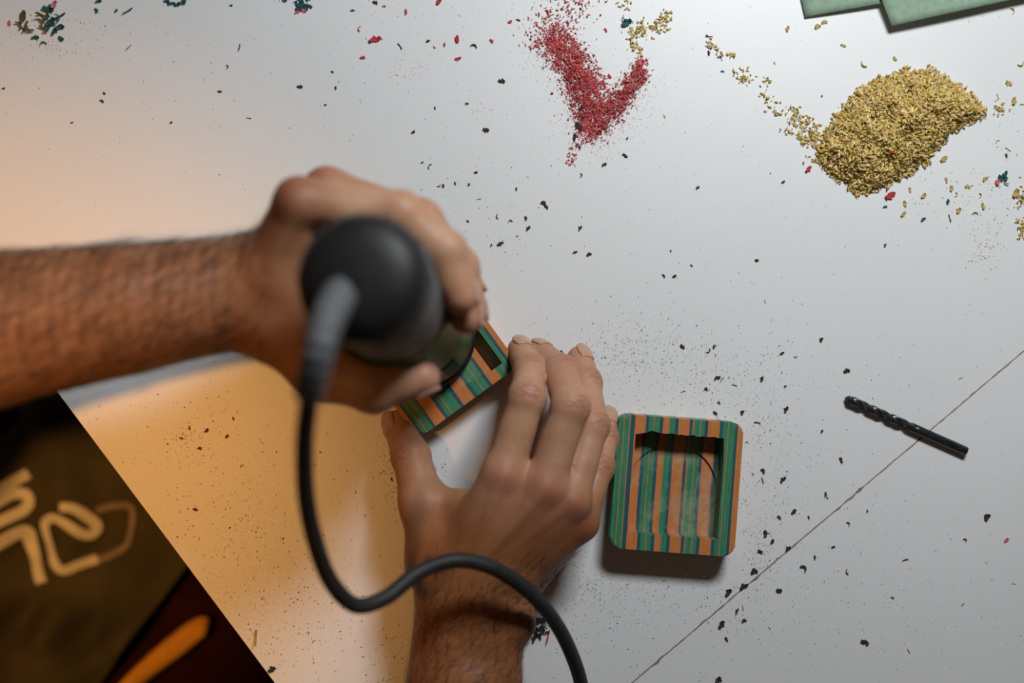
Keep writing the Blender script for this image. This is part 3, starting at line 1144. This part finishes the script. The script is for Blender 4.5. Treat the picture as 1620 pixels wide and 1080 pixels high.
def rand_rot(n, tilt):
    """random yaw, tilt up to the given angle"""
    yaw = rng.uniform(0, 2 * np.pi, n)
    a = rng.normal(0, tilt, n)
    b = rng.normal(0, tilt, n)
    cy, sy, ca, sa, cb, sb = np.cos(yaw), np.sin(yaw), np.cos(a), np.sin(a), np.cos(b), np.sin(b)
    Rz = np.zeros((n, 3, 3)); Rz[:, 0, 0] = cy; Rz[:, 0, 1] = -sy; Rz[:, 1, 0] = sy; Rz[:, 1, 1] = cy; Rz[:, 2, 2] = 1
    Rx = np.zeros((n, 3, 3)); Rx[:, 0, 0] = 1; Rx[:, 1, 1] = ca; Rx[:, 1, 2] = -sa; Rx[:, 2, 1] = sa; Rx[:, 2, 2] = ca
    Ry = np.zeros((n, 3, 3)); Ry[:, 1, 1] = 1; Ry[:, 0, 0] = cb; Ry[:, 0, 2] = sb; Ry[:, 2, 0] = -sb; Ry[:, 2, 2] = cb
    return Rz @ Rx @ Ry


def flakes(name, ctr, size, aspect, palette, label, tilt=0.5, jitter=0.25, tet=False, extra=None, cat='sawdust'):
    n = len(ctr)
    BV, BF = (TET_V, TET_F) if tet else (OCT_V, OCT_F)
    v = np.tile(BV[None], (n, 1, 1))
    v = v + rng.uniform(-jitter, jitter, v.shape)
    sc_ = np.asarray(size)[:, None] * np.asarray(aspect)[None] * rng.uniform(0.7, 1.3, (n, 3))
    v = v * sc_[:, None, :]
    # a little curl: bend the ends up
    v[..., 2] += 0.35 * v[..., 0] ** 2 / np.maximum(np.asarray(size)[:, None], 1e-3)
    v = np.einsum('nij,nkj->nki', rand_rot(n, tilt), v)
    lo = v[..., 2].min(1)
    zb = ctr[:, 2] if ctr.shape[1] > 2 else np.zeros(n)
    v[..., 0] += ctr[:, 0, None]
    v[..., 1] += ctr[:, 1, None]
    v[..., 2] += (zb - lo)[:, None] + 0.02
    f = (np.arange(n)[:, None, None] * len(BV) + BF[None]).reshape(-1, 3)
    pal = np.array([c for c, w in palette])
    pw = np.array([w for c, w in palette], float)
    ci = rng.choice(len(pal), n, p=pw / pw.sum())
    colr = pal[ci] * rng.uniform(0.75, 1.25, (n, 1))
    colv = np.repeat(colr, len(BV), axis=0)
    V = v.reshape(-1, 3)
    if extra is not None:
        ev, ef, ec = extra
        f = np.concatenate([f, ef + len(V)])
        V = np.concatenate([V, ev])
        colv = np.concatenate([colv, np.tile(np.array(ec)[None], (len(ev), 1))])
    o = mesh_np(name, V, f, MAT['flake'])
    at = o.data.attributes.new('flake_color', 'FLOAT_COLOR', 'POINT')
    at.data.foreach_set('color', np.concatenate([colv, np.ones((len(colv), 1))], 1).astype(np.float32).ravel())
    tag(o, label, cat, None, 'stuff')
    return o


def pxy(pts):
    pts = np.asarray(pts, float)
    s = H / F
    return np.stack([(pts[:, 0] - 810) * s, (540 - pts[:, 1]) * s], 1)


def in_poly(p, poly):
    x, y = p[:, 0], p[:, 1]
    ins = np.zeros(len(p), bool)
    n = len(poly)
    for i in range(n):
        x0, y0 = poly[i]
        x1, y1 = poly[(i + 1) % n]
        c = (y0 > y) != (y1 > y)
        ins ^= c & (x < (x1 - x0) * (y - y0) / (y1 - y0 + 1e-12) + x0)
    return ins


def poly_dist(p, poly):
    d = np.full(len(p), 1e9)
    n = len(poly)
    for i in range(n):
        a, b = np.array(poly[i]), np.array(poly[(i + 1) % n])
        ab = b - a
        t = np.clip(((p - a) @ ab) / (ab @ ab), 0, 1)
        d = np.minimum(d, np.linalg.norm(p - a - t[:, None] * ab, axis=1))
    return d


YEL = [((0.68, 0.48, 0.13), 5), ((0.80, 0.63, 0.26), 4), ((0.54, 0.37, 0.10), 3), ((0.78, 0.56, 0.32), 2), ((0.78, 0.48, 0.36), 0.8), ((0.10, 0.16, 0.07), 0.12)]
heap_px = [(1294, 240), (1310, 205), (1332, 176), (1362, 142), (1392, 124), (1412, 126), (1432, 112), (1452, 118), (1470, 108), (1492, 122), (1515, 138), (1538, 158), (1556, 172), (1548, 186), (1522, 196), (1500, 214), (1478, 238), (1470, 252), (1440, 268), (1415, 284), (1386, 298), (1358, 304), (1340, 292), (1318, 276), (1304, 262)]
heap = pxy(heap_px)
lo_, hi_ = heap.min(0) - 3, heap.max(0) + 3


def heap_h(p):
    ins = in_poly(p, heap)
    d = poly_dist(p, heap)
    w = 1.0 + 0.18 * np.sin(p[:, 0] * 0.21) * np.cos(p[:, 1] * 0.27)
    return np.where(ins, 12.0 * (1 - np.exp(-d / 13.0)) * w, 0)


gx, gy = np.meshgrid(np.linspace(lo_[0], hi_[0], 70), np.linspace(lo_[1], hi_[1], 60), indexing='ij')
gp_ = np.stack([gx.ravel(), gy.ravel()], 1)
gz = heap_h(gp_) - 0.9
mv = np.concatenate([gp_, np.maximum(gz, 0.0)[:, None]], 1)
mf = []
for i in range(69):
    for j in range(59):
        k = i * 60 + j
        if max(gz[k], gz[k + 1], gz[k + 60], gz[k + 61]) > 0:
            mf += [(k, k + 60, k + 61), (k, k + 61, k + 1)]
mf = np.array(mf)
used_ = np.unique(mf)
remap = np.full(len(mv), -1)
remap[used_] = np.arange(len(used_))
extra = (mv[used_], remap[mf], (0.48, 0.33, 0.09))
cand = rng.uniform(lo_, hi_, (15000, 2))
dd = poly_dist(cand, heap)
keep = in_poly(cand, heap) | ((dd < 2.2) & (rng.random(len(cand)) < 0.25))
cand = cand[keep]
ctr = np.concatenate([cand, (heap_h(cand) - 0.7 + rng.uniform(-0.4, 0.7, len(cand)))[:, None]], 1)
ctr[:, 2] = np.maximum(ctr[:, 2], 0)
flakes('sawdust_heap', ctr, rng.uniform(0.8, 2.3, len(ctr)), (1.0, 0.52, 0.26), YEL, 'large heap of yellow sawdust on the white table', 0.55, 0.3, extra=extra)


def along(path, n, sigma, clump=0):
    pth = pxy(path)
    seg = np.linalg.norm(np.diff(pth, axis=0), axis=1)
    cum = np.concatenate([[0], np.cumsum(seg)])
    t = rng.uniform(0, cum[-1], n)
    if clump:
        cs = rng.uniform(0, cum[-1], clump)
        t = cs[rng.integers(0, clump, n)] + rng.normal(0, 1.6, n)
        t = np.clip(t, 0, cum[-1])
    x = np.interp(t, cum, pth[:, 0])
    y = np.interp(t, cum, pth[:, 1])
    sg = np.interp(t, cum, np.broadcast_to(sigma, (len(path),)))
    p = np.stack([x, y], 1)
    if clump:
        offs = rng.normal(0, 1, (clump, 2))
        ii = np.argmin(np.abs(t[:, None] - cs[None]), 1)
        return p + offs[ii] * sg[:, None] + rng.normal(0, 1.3, (n, 2))
    return p + rng.normal(0, 1, (n, 2)) * sg[:, None]


def blob(px, py, n, sx, sy, rot=0):
    q_ = rng.normal(0, 1, (n, 2)) * np.array([sx, sy])
    c, s = math.cos(rot), math.sin(rot)
    return q_ @ np.array([[c, -s], [s, c]]).T + pxy([(px, py)])


# loose yellow trail and the yellow bits along the top and right
yt = np.concatenate([
    along([(1122, 68), (1150, 88), (1185, 130), (1215, 150), (1245, 180), (1275, 205), (1298, 218)], 230, [1.5, 2.0, 3.2, 2.8, 3.0, 3.2, 2.5], clump=30),
    along([(1255, 195), (1275, 212), (1300, 225)], 150, 3.0, clump=12),
    along([(1285, 250), (1300, 262), (1312, 250)], 60, 2.0),
])
flakes('sawdust_trail', yt, rng.uniform(0.7, 1.5, len(yt)), (1.0, 0.55, 0.35), YEL, 'loose trail of yellow sawdust leading into the big heap', 0.5, 0.3)
yb = np.concatenate([along([(1005, 42), (1025, 48), (1045, 42), (1058, 20)], 130, [1.8, 2.4, 2.4, 1.6]), along([(1000, 50), (1003, 68), (1012, 85)], 70, 1.6), blob(992, 10, 14, 2, 2)])
flakes('sawdust_patch', yb, rng.uniform(0.7, 1.4, len(yb)), (1.0, 0.55, 0.35), YEL, 'small patch of yellow sawdust beside the red sawdust', 0.5, 0.3)
yr = np.concatenate([blob(1612, 314, 34, 1.6, 3.5), blob(1617, 360, 40, 1.6, 3.5), blob(1583, 172, 22, 2, 3)])
flakes('sawdust_patch', yr, rng.uniform(0.7, 1.4, len(yr)), (1.0, 0.55, 0.35), YEL, 'sparse yellow sawdust at the right edge beyond the heap', 0.5, 0.3)
yf = np.concatenate([blob(1550, 320, 60, 12, 9), blob(1553, 400, 70, 4, 9), blob(1575, 390, 50, 3, 8), blob(1500, 300, 40, 22, 10), blob(1590, 230, 25, 8, 20)])
flakes('sawdust_sprinkle', yf, rng.uniform(0.3, 0.75, len(yf)), (1.0, 0.6, 0.4), YEL + [((0.02, 0.09, 0.09), 0.4)], 'fine sprinkle of yellow sawdust below the big heap', 0.4, 0.3, tet=True)

REDP = [((0.60, 0.07, 0.085), 5), ((0.70, 0.16, 0.16), 4), ((0.46, 0.035, 0.05), 2.5), ((0.80, 0.36, 0.32), 2.6), ((0.50, 0.30, 0.10), 0.15)]
rp = np.concatenate([
    along([(868, 58), (888, 75), (905, 92)], 1300, [5.0, 6.0, 5.0]),
    along([(893, 84), (908, 108), (918, 135), (930, 168), (935, 200)], 3000, [5.0, 5.0, 5.0, 5.5, 4.0]),
    along([(915, 112), (940, 135), (945, 165)], 900, [3.5, 4.0, 5.0]),
    along([(1014, 96), (1012, 118), (994, 140), (975, 165), (950, 190), (925, 214)], 2600, [1.8, 2.6, 3.2, 3.6, 4.4, 2.5]),
    along([(862, 48), (880, 20), (905, 5), (925, -5)], 420, [6.0, 9.0, 9.0, 8.0]),
    along([(835, 70), (860, 66)], 60, 2.2),
    along([(905, 262), (905, 240), (915, 225)], 60, 1.6),
])
patchy = np.sin(rp[:, 0] * 0.55 + 1.3 * np.sin(rp[:, 1] * 0.31)) * np.sin(rp[:, 1] * 0.48 + 1.1 * np.sin(rp[:, 0] * 0.37))
rp = rp[rng.random(len(rp)) < np.clip(0.80 + 0.65 * patchy, 0.2, 1)]
zz = np.zeros(len(rp))
core = along([(905, 95), (920, 140), (938, 180), (950, 188), (985, 155), (1010, 120)], 900, 2.2)
for i0 in range(0, len(rp), 1200):
    dm = np.min(np.linalg.norm(rp[i0:i0 + 1200, None] - core[None], axis=2), axis=1)
    zz[i0:i0 + 1200] = np.clip(1.5 - dm * 0.35, 0, 1.5) * rng.uniform(0, 1, len(dm))
rp3 = np.concatenate([rp, zz[:, None]], 1)
flakes('sawdust_heap', rp3, rng.uniform(0.45, 1.15, len(rp3)), (1.0, 0.5, 0.35), REDP, 'forked drift of red sawdust at the top of the table', 0.5, 0.3)
rf = np.concatenate([along([(868, 55), (890, 85), (912, 130), (935, 190)], 2600, [7, 7, 7, 5]), along([(1012, 105), (990, 150), (945, 200)], 1300, [3, 4.5, 4.5]), along([(870, 60), (905, 130), (925, 230)], 500, [16, 13, 6]), along([(1030, 120), (990, 190), (940, 235)], 500, [6, 7, 5]), blob(650, 110, 60, 9, 4), blob(750, 165, 30, 6, 6), blob(880, 25, 120, 16, 9), blob(640, 30, 40, 34, 8)])
flakes('sawdust_sprinkle', rf, rng.uniform(0.16, 0.42, len(rf)), (1.0, 0.7, 0.5), [((0.62, 0.16, 0.17), 4), ((0.50, 0.07, 0.09), 2)], 'fine red dust around the red sawdust drift', 0.4, 0.3, tet=True)

DRK = [((0.020, 0.024, 0.022), 5), ((0.05, 0.05, 0.045), 3), ((0.02, 0.07, 0.05), 3)]
gf = np.concatenate([blob(932, 930, 90, 4, 5), blob(945, 920, 120, 14, 8), blob(985, 560, 90, 8, 6), blob(60, 60, 80, 16, 8), blob(70, 75, 60, 14, 3)])
df = np.concatenate([
    gf, blob(1010, 555, 620, 22, 12), blob(1110, 590, 520, 26, 16), blob(1210, 680, 420, 18, 26), blob(1200, 800, 420, 12, 26),
    blob(1205, 870, 160, 5, 14), blob(960, 960, 520, 24, 16), blob(1080, 940, 300, 30, 10), blob(1300, 900, 240, 34, 30), blob(1400, 950, 220, 50, 26),
    blob(760, 300, 60, 22, 12), blob(800, 370, 60, 16, 10), blob(300, 120, 160, 70, 34), blob(640, 220, 120, 50, 34), blob(1000, 400, 160, 60, 34),
    blob(1180, 985, 60, 7, 14), blob(1120, 1060, 30, 8, 6), blob(1300, 620, 200, 40, 30), blob(120, 40, 60, 20, 6),
    np.stack([rng.uniform(-300, 300, 900), rng.uniform(-200, 200, 900)], 1),
])
ea = e0 - df
side = (df[:, 0] - e0[0]) - ed[0] * (df[:, 1] - e0[1])
df = df[side > 3]
flakes('fine_dust', df, rng.uniform(0.14, 0.36, len(df)) * rng.choice([1, 1, 1, 1.6], len(df)), (1.0, 0.65, 0.5), DRK, 'fine dark sawdust specks scattered over the whole table', 0.3, 0.3, tet=True, cat='dust')
bf = np.concatenate([blob(300, 690, 90, 7, 6), blob(318, 705, 130, 16, 14), blob(340, 650, 60, 8, 14), blob(360, 830, 420, 34, 30), blob(400, 900, 500, 30, 26), blob(470, 1000, 620, 32, 22),
                     blob(622, 745, 150, 4, 14), blob(612, 690, 50, 4, 10), blob(615, 1040, 160, 8, 14), blob(560, 760, 160, 22, 30), blob(330, 760, 150, 30, 20), blob(240, 665, 60, 26, 12), blob(690, 735, 40, 4, 4)])
side = (bf[:, 0] - e0[0]) - ed[0] * (bf[:, 1] - e0[1])
bf = bf[side > 3]
flakes('fine_dust', bf, rng.uniform(0.14, 0.40, len(bf)) * rng.choice([1, 1, 1, 1.9], len(bf)), (1.0, 0.65, 0.5), [((0.10, 0.04, 0.016), 4), ((0.05, 0.022, 0.012), 3)], 'fine brown dust on the lamp-lit corner between forearm and table edge', 0.3, 0.3, tet=True, cat='dust')


# ---- single chips
def chip_mesh(name, kind, seed):
    r = random.Random(seed)
    v, f = [], []
    n = 5
    if kind == 'curl':
        R, arc, w = 0.75, r.uniform(2.2, 3.6), 0.30
        cl = [(R * math.cos(arc * (i / n) - arc / 2), R * math.sin(arc * (i / n) - arc / 2), 0.0) for i in range(n + 1)]
    elif kind == 'stick':
        w = 0.26
        cl = [(-1 + 2 * i / n, r.uniform(-0.08, 0.08), 0.0) for i in range(n + 1)]
    else:
        w = r.uniform(0.85, 1.25)
        cl = [(-0.75 + 1.5 * i / n, r.uniform(-0.25, 0.25), 0.0) for i in range(n + 1)]
    for i, (x, y, z) in enumerate(cl):
        t = i / n
        if 0 < i < n:
            dx, dy = cl[i + 1][0] - cl[i - 1][0], cl[i + 1][1] - cl[i - 1][1]
        else:
            k = min(i, n - 1)
            dx, dy = cl[k + 1][0] - cl[k][0], cl[k + 1][1] - cl[k][1]
        L = math.hypot(dx, dy) or 1
        nx_, ny_ = -dy / L, dx / L
        ww = w * (0.30 + 0.75 * math.sin(math.pi * min(max(t, 0.10), 0.90)) + r.uniform(-0.22, 0.22))
        lift = 0.45 * (2 * t - 1) ** 2 if kind != 'curl' else 0.3 * t
        hh = 0.45 if kind == 'curl' else 0.26
        for sgn in (-1, 1):
            v.append((x + nx_ * ww * sgn * 0.5 * (0.5 if kind == 'curl' else 1), y + ny_ * ww * sgn * 0.5 * (0.5 if kind == 'curl' else 1), lift + r.uniform(0, 0.1)))
            v.append((x + nx_ * ww * sgn * 0.45, y + ny_ * ww * sgn * 0.45, lift + hh + r.uniform(0, 0.15)))
    for i in range(n):
        a, b = i * 4, (i + 1) * 4
        f += [(a, b, b + 1, a + 1), (a + 2, a + 3, b + 3, b + 2), (a + 1, b + 1, b + 3, a + 3), (a, a + 2, b + 2, b)]
    f += [(0, 1, 3, 2), (n * 4, n * 4 + 2, n * 4 + 3, n * 4 + 1)]
    zmin = min(p[2] for p in v)
    v = [(x, y, z - zmin) for x, y, z in v]
    me = bpy.data.meshes.new(name)
    me.from_pydata([(x * MM, y * MM, z * MM) for x, y, z in v], [], f)
    me.update()
    return me


CHIP = {}
for mk in ('dark', 'red', 'teal', 'yellow', 'pink', 'olive', 'brown'):
    CHIP[mk] = []
    for i, kd in enumerate(('flake', 'flake', 'flake', 'curl', 'stick')):
        me = chip_mesh('wood_chip', kd, 11 * i + 3)
        me.materials.append(MAT['chip_' + mk])
        CHIP[mk].append(me)


def chip(px, py, size, mk='dark', label=None, group=None, var=None, z=0.0, rot=None, name='wood_chip'):
    me = CHIP[mk][var if var is not None else int(rng.choice([0, 0, 1, 1, 2, 2, 2, 3, 4]))]
    o = bpy.data.objects.new(name, me)
    col.objects.link(o)
    p = P(px, py, z)
    o.location = (p[0] * MM, p[1] * MM, (z + 0.02) * MM)
    s = size * H / F                      # size: half length in photo pixels
    o.scale = (s, s * float(rng.uniform(0.8, 1.2)), s * 0.8)
    o.rotation_euler = (0, 0, rot if rot is not None else float(rng.uniform(0, 6.28)))
    tag(o, label, 'wood chip', group)
    return o


def chips(lst, mk, label, group):
    for it in lst:
        chip(it[0], it[1], it[2], mk, label, group)


chips([(594, 4, 5), (558, 17, 4), (633, 73, 6), (749, 76, 7), (677, 65, 4), (794, 128, 6.5), (739, 164, 3.5), (769, 206, 6), (688, 171, 3), (654, 209, 4)],
      'dark', 'dark chip left of the red sawdust drift', 'dark chips left of the red sawdust')
chips([(682, 264, 5), (668, 257, 3), (694, 292, 4), (701, 294, 3.5), (720, 290, 3.5), (742, 292, 3), (753, 273, 3.5), (758, 315, 3.5), (817, 299, 3.5), (789, 342, 4.5), (808, 352, 5), (832, 345, 4),
       (836, 361, 5), (777, 388, 3.5), (791, 386, 5), (798, 382, 4), (818, 375, 3), (740, 350, 3), (860, 321, 5.5), (864, 327, 5), (918, 361, 5), (910, 399, 4.5), (932, 402, 5)],
      'dark', 'tiny dark chip right of the gripping hand', 'dark chips right of the gripping hand')
chips([(379, 75, 5.5), (358, 106, 4.5), (475, 137, 5.5), (162, 160, 4.5), (394, 187, 4), (348, 145, 4), (526, 114, 3), (531, 139, 3.5), (515, 166, 3), (6, 140, 3), (114, 194, 3), (165, 148, 3), (366, 9, 3), (271, 194, 3)],
      'dark', 'small dark chip on the table above the left forearm', 'dark chips above the left forearm')
chips([(917, 233, 4), (917, 277, 5), (956, 260, 5), (989, 246, 6), (992, 219, 3)], 'dark', 'dark wood chip just below the tip of the red drift', 'dark chips below the red sawdust')
chips([(1050, 436, 4), (1067, 437, 4), (1104, 297, 4), (1197, 412, 4), (1094, 420, 2.8), (1061, 397, 2.6), (1210, 477, 2.8)], 'dark', 'small dark chip on the bare middle of the table', 'dark chips on the bare middle of the table')
chips([(1079, 548, 5.5), (1119, 553, 5.5), (1130, 548, 4), (1135, 597, 6), (1142, 600, 5), (1081, 619, 4), (1117, 615, 4), (1162, 609, 4.5), (1237, 559, 4.5), (1258, 562, 4), (1299, 537, 4.5), (1205, 599, 5), (1339, 586, 6),
       (1244, 647, 6), (1174, 652, 4.5), (1131, 653, 5), (1198, 668, 5.5), (888, 557, 4), (1181, 701, 3.5), (1300, 682, 3.5), (1242, 611, 3), (1137, 637, 3.5)],
      'dark', 'dark chip between loose block and drill bit tip', 'dark chips above and right of the loose block')
chips([(1330, 727, 6), (1207, 744, 5.5), (1206, 759, 5.5), (1239, 758, 6.5), (1306, 781, 4), (1310, 785, 3.5), (1256, 809, 5.5), (1232, 818, 4.5), (1279, 818, 3.5), (1211, 843, 6), (1222, 856, 5), (1202, 872, 5.5), (1193, 903, 7),
       (1247, 867, 5.5), (1192, 748, 3)],
      'dark', 'dark chip between the loose block and the brown seam', 'dark chips between the loose block and the seam')
chips([(1340, 829, 5), (1318, 865, 4), (1289, 881, 4), (1342, 903, 5), (1232, 934, 6), (1432, 885, 5), (1166, 966, 5.5), (1175, 961, 4), (1177, 981, 5), (1142, 987, 7.5), (1149, 1010, 4.5), (1412, 945, 3), (1523, 956, 3), (1372, 808, 3),
       (1217, 993, 2.8), (1525, 855, 5), (1561, 817, 7), (1603, 923, 2.8)],
      'dark', 'dark wood chip on the panel below the brown seam', 'dark chips below the seam')
chip(1152, 936, 8, 'dark', 'ragged dark chip nearest the seam below the loose block', None, 2)
chip(1177, 927, 8, 'dark', 'large dark chip lying right on the seam below the loose block', None, 1)
chip(1367, 1015, 8, 'dark', 'biggest dark chip near the bottom, right of the seam', None, 2)
chip(1136, 1075, 8, 'dark', 'dark chip cut by the bottom edge of the photo', None, 1)
chip(1268, 900, 9, 'teal', 'green curled wood shaving just below the seam', None, 3)
chip(1592, 854, 5, 'pink', 'small pink chip alone at the lower right', None, 0)
chip(1437, 1029, 4, 'red', 'thin red splinter near the bottom right', None, 4)
chip(1520, 598, 3.5, 'red', 'tiny red splinter above the drill bit shank', None, 4)
chips([(571, 46, 5), (574, 91, 5), (642, 19, 5), (723, 62, 7), (725, 93, 6), (694, 3, 6), (778, 65, 4.5), (689, 73, 4), (703, 71, 3.5), (807, 35, 4), (608, 10, 3.5), (604, 62, 2)],
      'red', 'small red wood chip left of the red sawdust drift', 'red chips left of the red drift')
chip(594, 63, 11, 'red', 'long red wood chunk, largest left of the red drift', None, 1, rot=0.35)
chip(204, 75, 6, 'red', 'red splinter alone in the upper left', None, 4, rot=0.8)
chip(958, 48, 4.5, 'red', 'red chip in the hollow of the forked red drift, upper one', None, 1)
chip(964, 121, 5, 'red', 'red chip in the hollow of the forked red drift, lower one', None, 0)
chip(1051, 184, 3.5, 'red', 'tiny red chip right of the red drift tip', None, 4)
chip(1279, 268, 7, 'red', 'red chunk at the left foot of the yellow heap', None, 2)
chip(1408, 310, 10, 'red', 'largest red chunk just below the yellow heap', None, 2, rot=0.7)
chip(1408, 239, 7, 'red', 'red chunk lying on top of the yellow heap', None, 1, z=9.5)
chip(1405, 245, 5, 'olive', 'dark green chip beside the red chunk on the yellow heap', None, 0, z=8.2)
chip(1493, 215, 7, 'olive', 'green chip at the lower right rim of the yellow heap', None, 0, z=2.0)
for dx, dy, s, mk, vv, lb_ in ((0, 0, 9, 'teal', 2, 'largest teal chip'), (5, -6, 7, 'teal', 1, 'upper small teal chip'), (8, 4, 6, 'teal', 3, 'curled teal sliver'), (-7, 6, 6, 'pink', 0, 'pink chip')):
    chip(1585 + dx, 282 + dy, s, mk, lb_ + ' in the knot of shavings right of the yellow heap', 'knot of shavings right of the yellow heap', vv, z=0.6 if dx else 0)
chip(991, 36, 10, 'teal', 'dark teal chunk at the top beside the small yellow patch', None, 2, z=0)
chip(990, 28, 6, 'teal', 'small teal sliver on the teal chunk at the top', None, 3, z=1.2)
for (x, y, s, lab) in ((915, 200, 8, 'upper'), (909, 216, 7, 'lower')):
    chip(x, y, s, 'dark', 'dark chunk on the left rim of the red drift tip, %s of two' % lab, None, 2 if lab == 'upper' else 1, z=0.3)
chip(919, 171, 5.5, 'dark', 'dark chip embedded in the left branch of the red drift', None, 1, z=1.0)
chip(820, 32, 4, 'dark', 'dark chip beside the upper left fringe of the red drift', None, 1)
chips([(1122, 58, 6), (1121, 84, 5), (1119, 57, 3.5), (1239, 288, 4), (1300, 152, 2.5)], 'dark', 'dark chip beside the yellow sawdust trail', 'dark chips along the yellow trail')
chips([(1368, 100, 7), (1415, 93, 5), (1246, 46, 5.5), (1304, 35, 6), (1293, 42, 6), (1334, 72, 5.5), (1599, 18, 6), (1225, 100, 3)], 'yellow', 'yellow chip between the heap and the green sheets', 'yellow chips above the heap')
chips([(1604, 160, 7), (1595, 132, 6.5), (1613, 99, 7), (1583, 174, 6), (1577, 158, 4.5), (1578, 152, 4), (1618, 165, 5), (1579, 225, 4.5), (1594, 236, 5)], 'yellow', 'yellow wood chip right of the heap near the photo edge', 'yellow chips right of the heap')
chips([(1431, 322, 6), (1429, 339, 6), (1461, 310, 6), (1439, 300, 5), (1497, 285, 5), (1505, 298, 5.5), (1530, 295, 5), (1555, 326, 6), (1516, 333, 6), (1510, 307, 5), (1548, 309, 5), (1542, 340, 6), (1558, 283, 6), (1443, 275, 6), (1607, 306, 9), (1493, 252, 7)],
      'yellow', 'yellow wood chip scattered below the heap', 'yellow chips below the heap')
chips([(1499, 319, 5), (1460, 347, 5.5), (1502, 345, 6.5), (1400, 327, 4), (1143, 113, 3.5), (1232, 206, 4), (1400, 388, 3.5), (1592, 246, 4)], 'teal', 'small teal splinter near the yellow sawdust', 'teal splinters near the yellow sawdust')
# shavings in the upper left
TL = 'teal or olive shaving in the pile in the top left corner'
G = 'shavings in the top left pile'
for x, y, s, mk, vv, z in ((37, 26, 11, 'olive', 0, 0), (27, 43, 10, 'olive', 3, 0), (52, 40, 13, 'olive', 3, 0), (62, 34, 12, 'olive', 3, 1.5), (78, 14, 11, 'teal', 2, 0), (80, 36, 12, 'teal', 1, 0), (74, 26, 9, 'olive', 1, 1.8),
                           (96, 43, 9, 'teal', 0, 0), (96, 26, 10, 'teal', 4, 0), (86, 50, 8, 'teal', 1, 0), (34, 48, 6, 'teal', 3, 0), (57, 60, 7, 'teal', 1, 0), (97, 62, 6, 'teal', 0, 0), (70, 72, 7, 'teal', 3, 0), (88, 30, 9, 'teal', 3, 1.5),
                           (70, 46, 9, 'olive', 4, 0.5), (76, 44, 7, 'teal', 2, 2.2), (64, 22, 7, 'olive', 4, 0)):
    chip(x, y, s, mk, TL, G, vv, z=z)
chip(86, 7, 8, 'pink', 'pink chip on top of the top left shavings', None, 2, z=1.5)
chip(15, 37, 5, 'pink', 'pink chip left of the top left shavings', None, 0)
chips([(203, 18, 9), (153, 17, 5), (157, 2, 6), (184, 17, 4)], 'teal', 'teal chip right of the top left shavings', 'teal chips right of the top left shavings')
for i in range(10):
    a = math.pi * i / 9
    chip(278 - 14 * math.cos(a), 2 + 5 * math.sin(a) + rng.uniform(-1.5, 1.5), 5, 'teal', 'teal shaving in the small arc at the top edge', 'teal arc at the top edge')
for i in range(26):
    chip(478 + rng.normal(0, 12), 9 + rng.normal(0, 6), rng.uniform(3.5, 6), 'teal' if i % 6 else 'pink', 'tiny shaving in the teal and pink cluster at the top edge above the gripping hand', 'cluster at the top edge')
# shavings tucked by the wrist under the cord
for i in range(26):
    chip(856 + rng.normal(0, 7), 990 + rng.normal(0, 11), rng.uniform(3.5, 6.5), 'dark', 'dark shaving in the pile between wrist and cord', 'pile between wrist and cord', z=rng.uniform(0, 1.5))
chip(867, 1006, 11, 'red', 'dark red shaving in the pile between wrist and cord', None, 4, rot=1.35)
# lamp-lit corner
chip(309, 806, 5, 'brown', 'single brown chip on the lamp-lit corner', None, 1)
chip(404, 1008, 13, 'yellow', 'upright tan splinter near the lower table edge', None, 4, rot=1.5)
chip(430, 1058, 8, 'dark', 'dark ragged chip at the lower end of the table edge', None, 2)
chips([(359, 690, 4.5), (327, 681, 5), (300, 677, 4), (384, 738, 4), (369, 662, 3.5), (287, 693, 4), (316, 709, 4), (620, 758, 4), (507, 715, 3)], 'brown', 'tiny brown chip in the scatter below the left forearm', 'brown chips below the left forearm')
chip(352, 549, 5, 'dark', 'dark chip at the lower edge of the left wrist', None, 2)

# each chip of a scatter is singled out by its place in its row of neighbours
ORD = ['leftmost'] + [w + ' from the left' for w in ('second third fourth fifth sixth seventh eighth ninth tenth eleventh twelfth thirteenth fourteenth fifteenth '
       'sixteenth seventeenth eighteenth nineteenth twentieth twenty-first twenty-second twenty-third twenty-fourth twenty-fifth').split()]
PILED = ('shavings in the top left pile', 'knot of shavings right of the yellow heap', 'teal arc at the top edge', 'cluster at the top edge', 'pile between wrist and cord')
by_group = {}
for o in col.objects:
    if o.name.startswith('wood_chip') and o.get('group') and o['group'] not in PILED:
        by_group.setdefault(o['group'], []).append(o)
for g_, obs in by_group.items():
    for i, o in enumerate(sorted(obs, key=lambda q_: q_.location.x)):
        o['label'] = o['label'] + ', ' + ORD[i]

scene.cycles.use_denoising = True
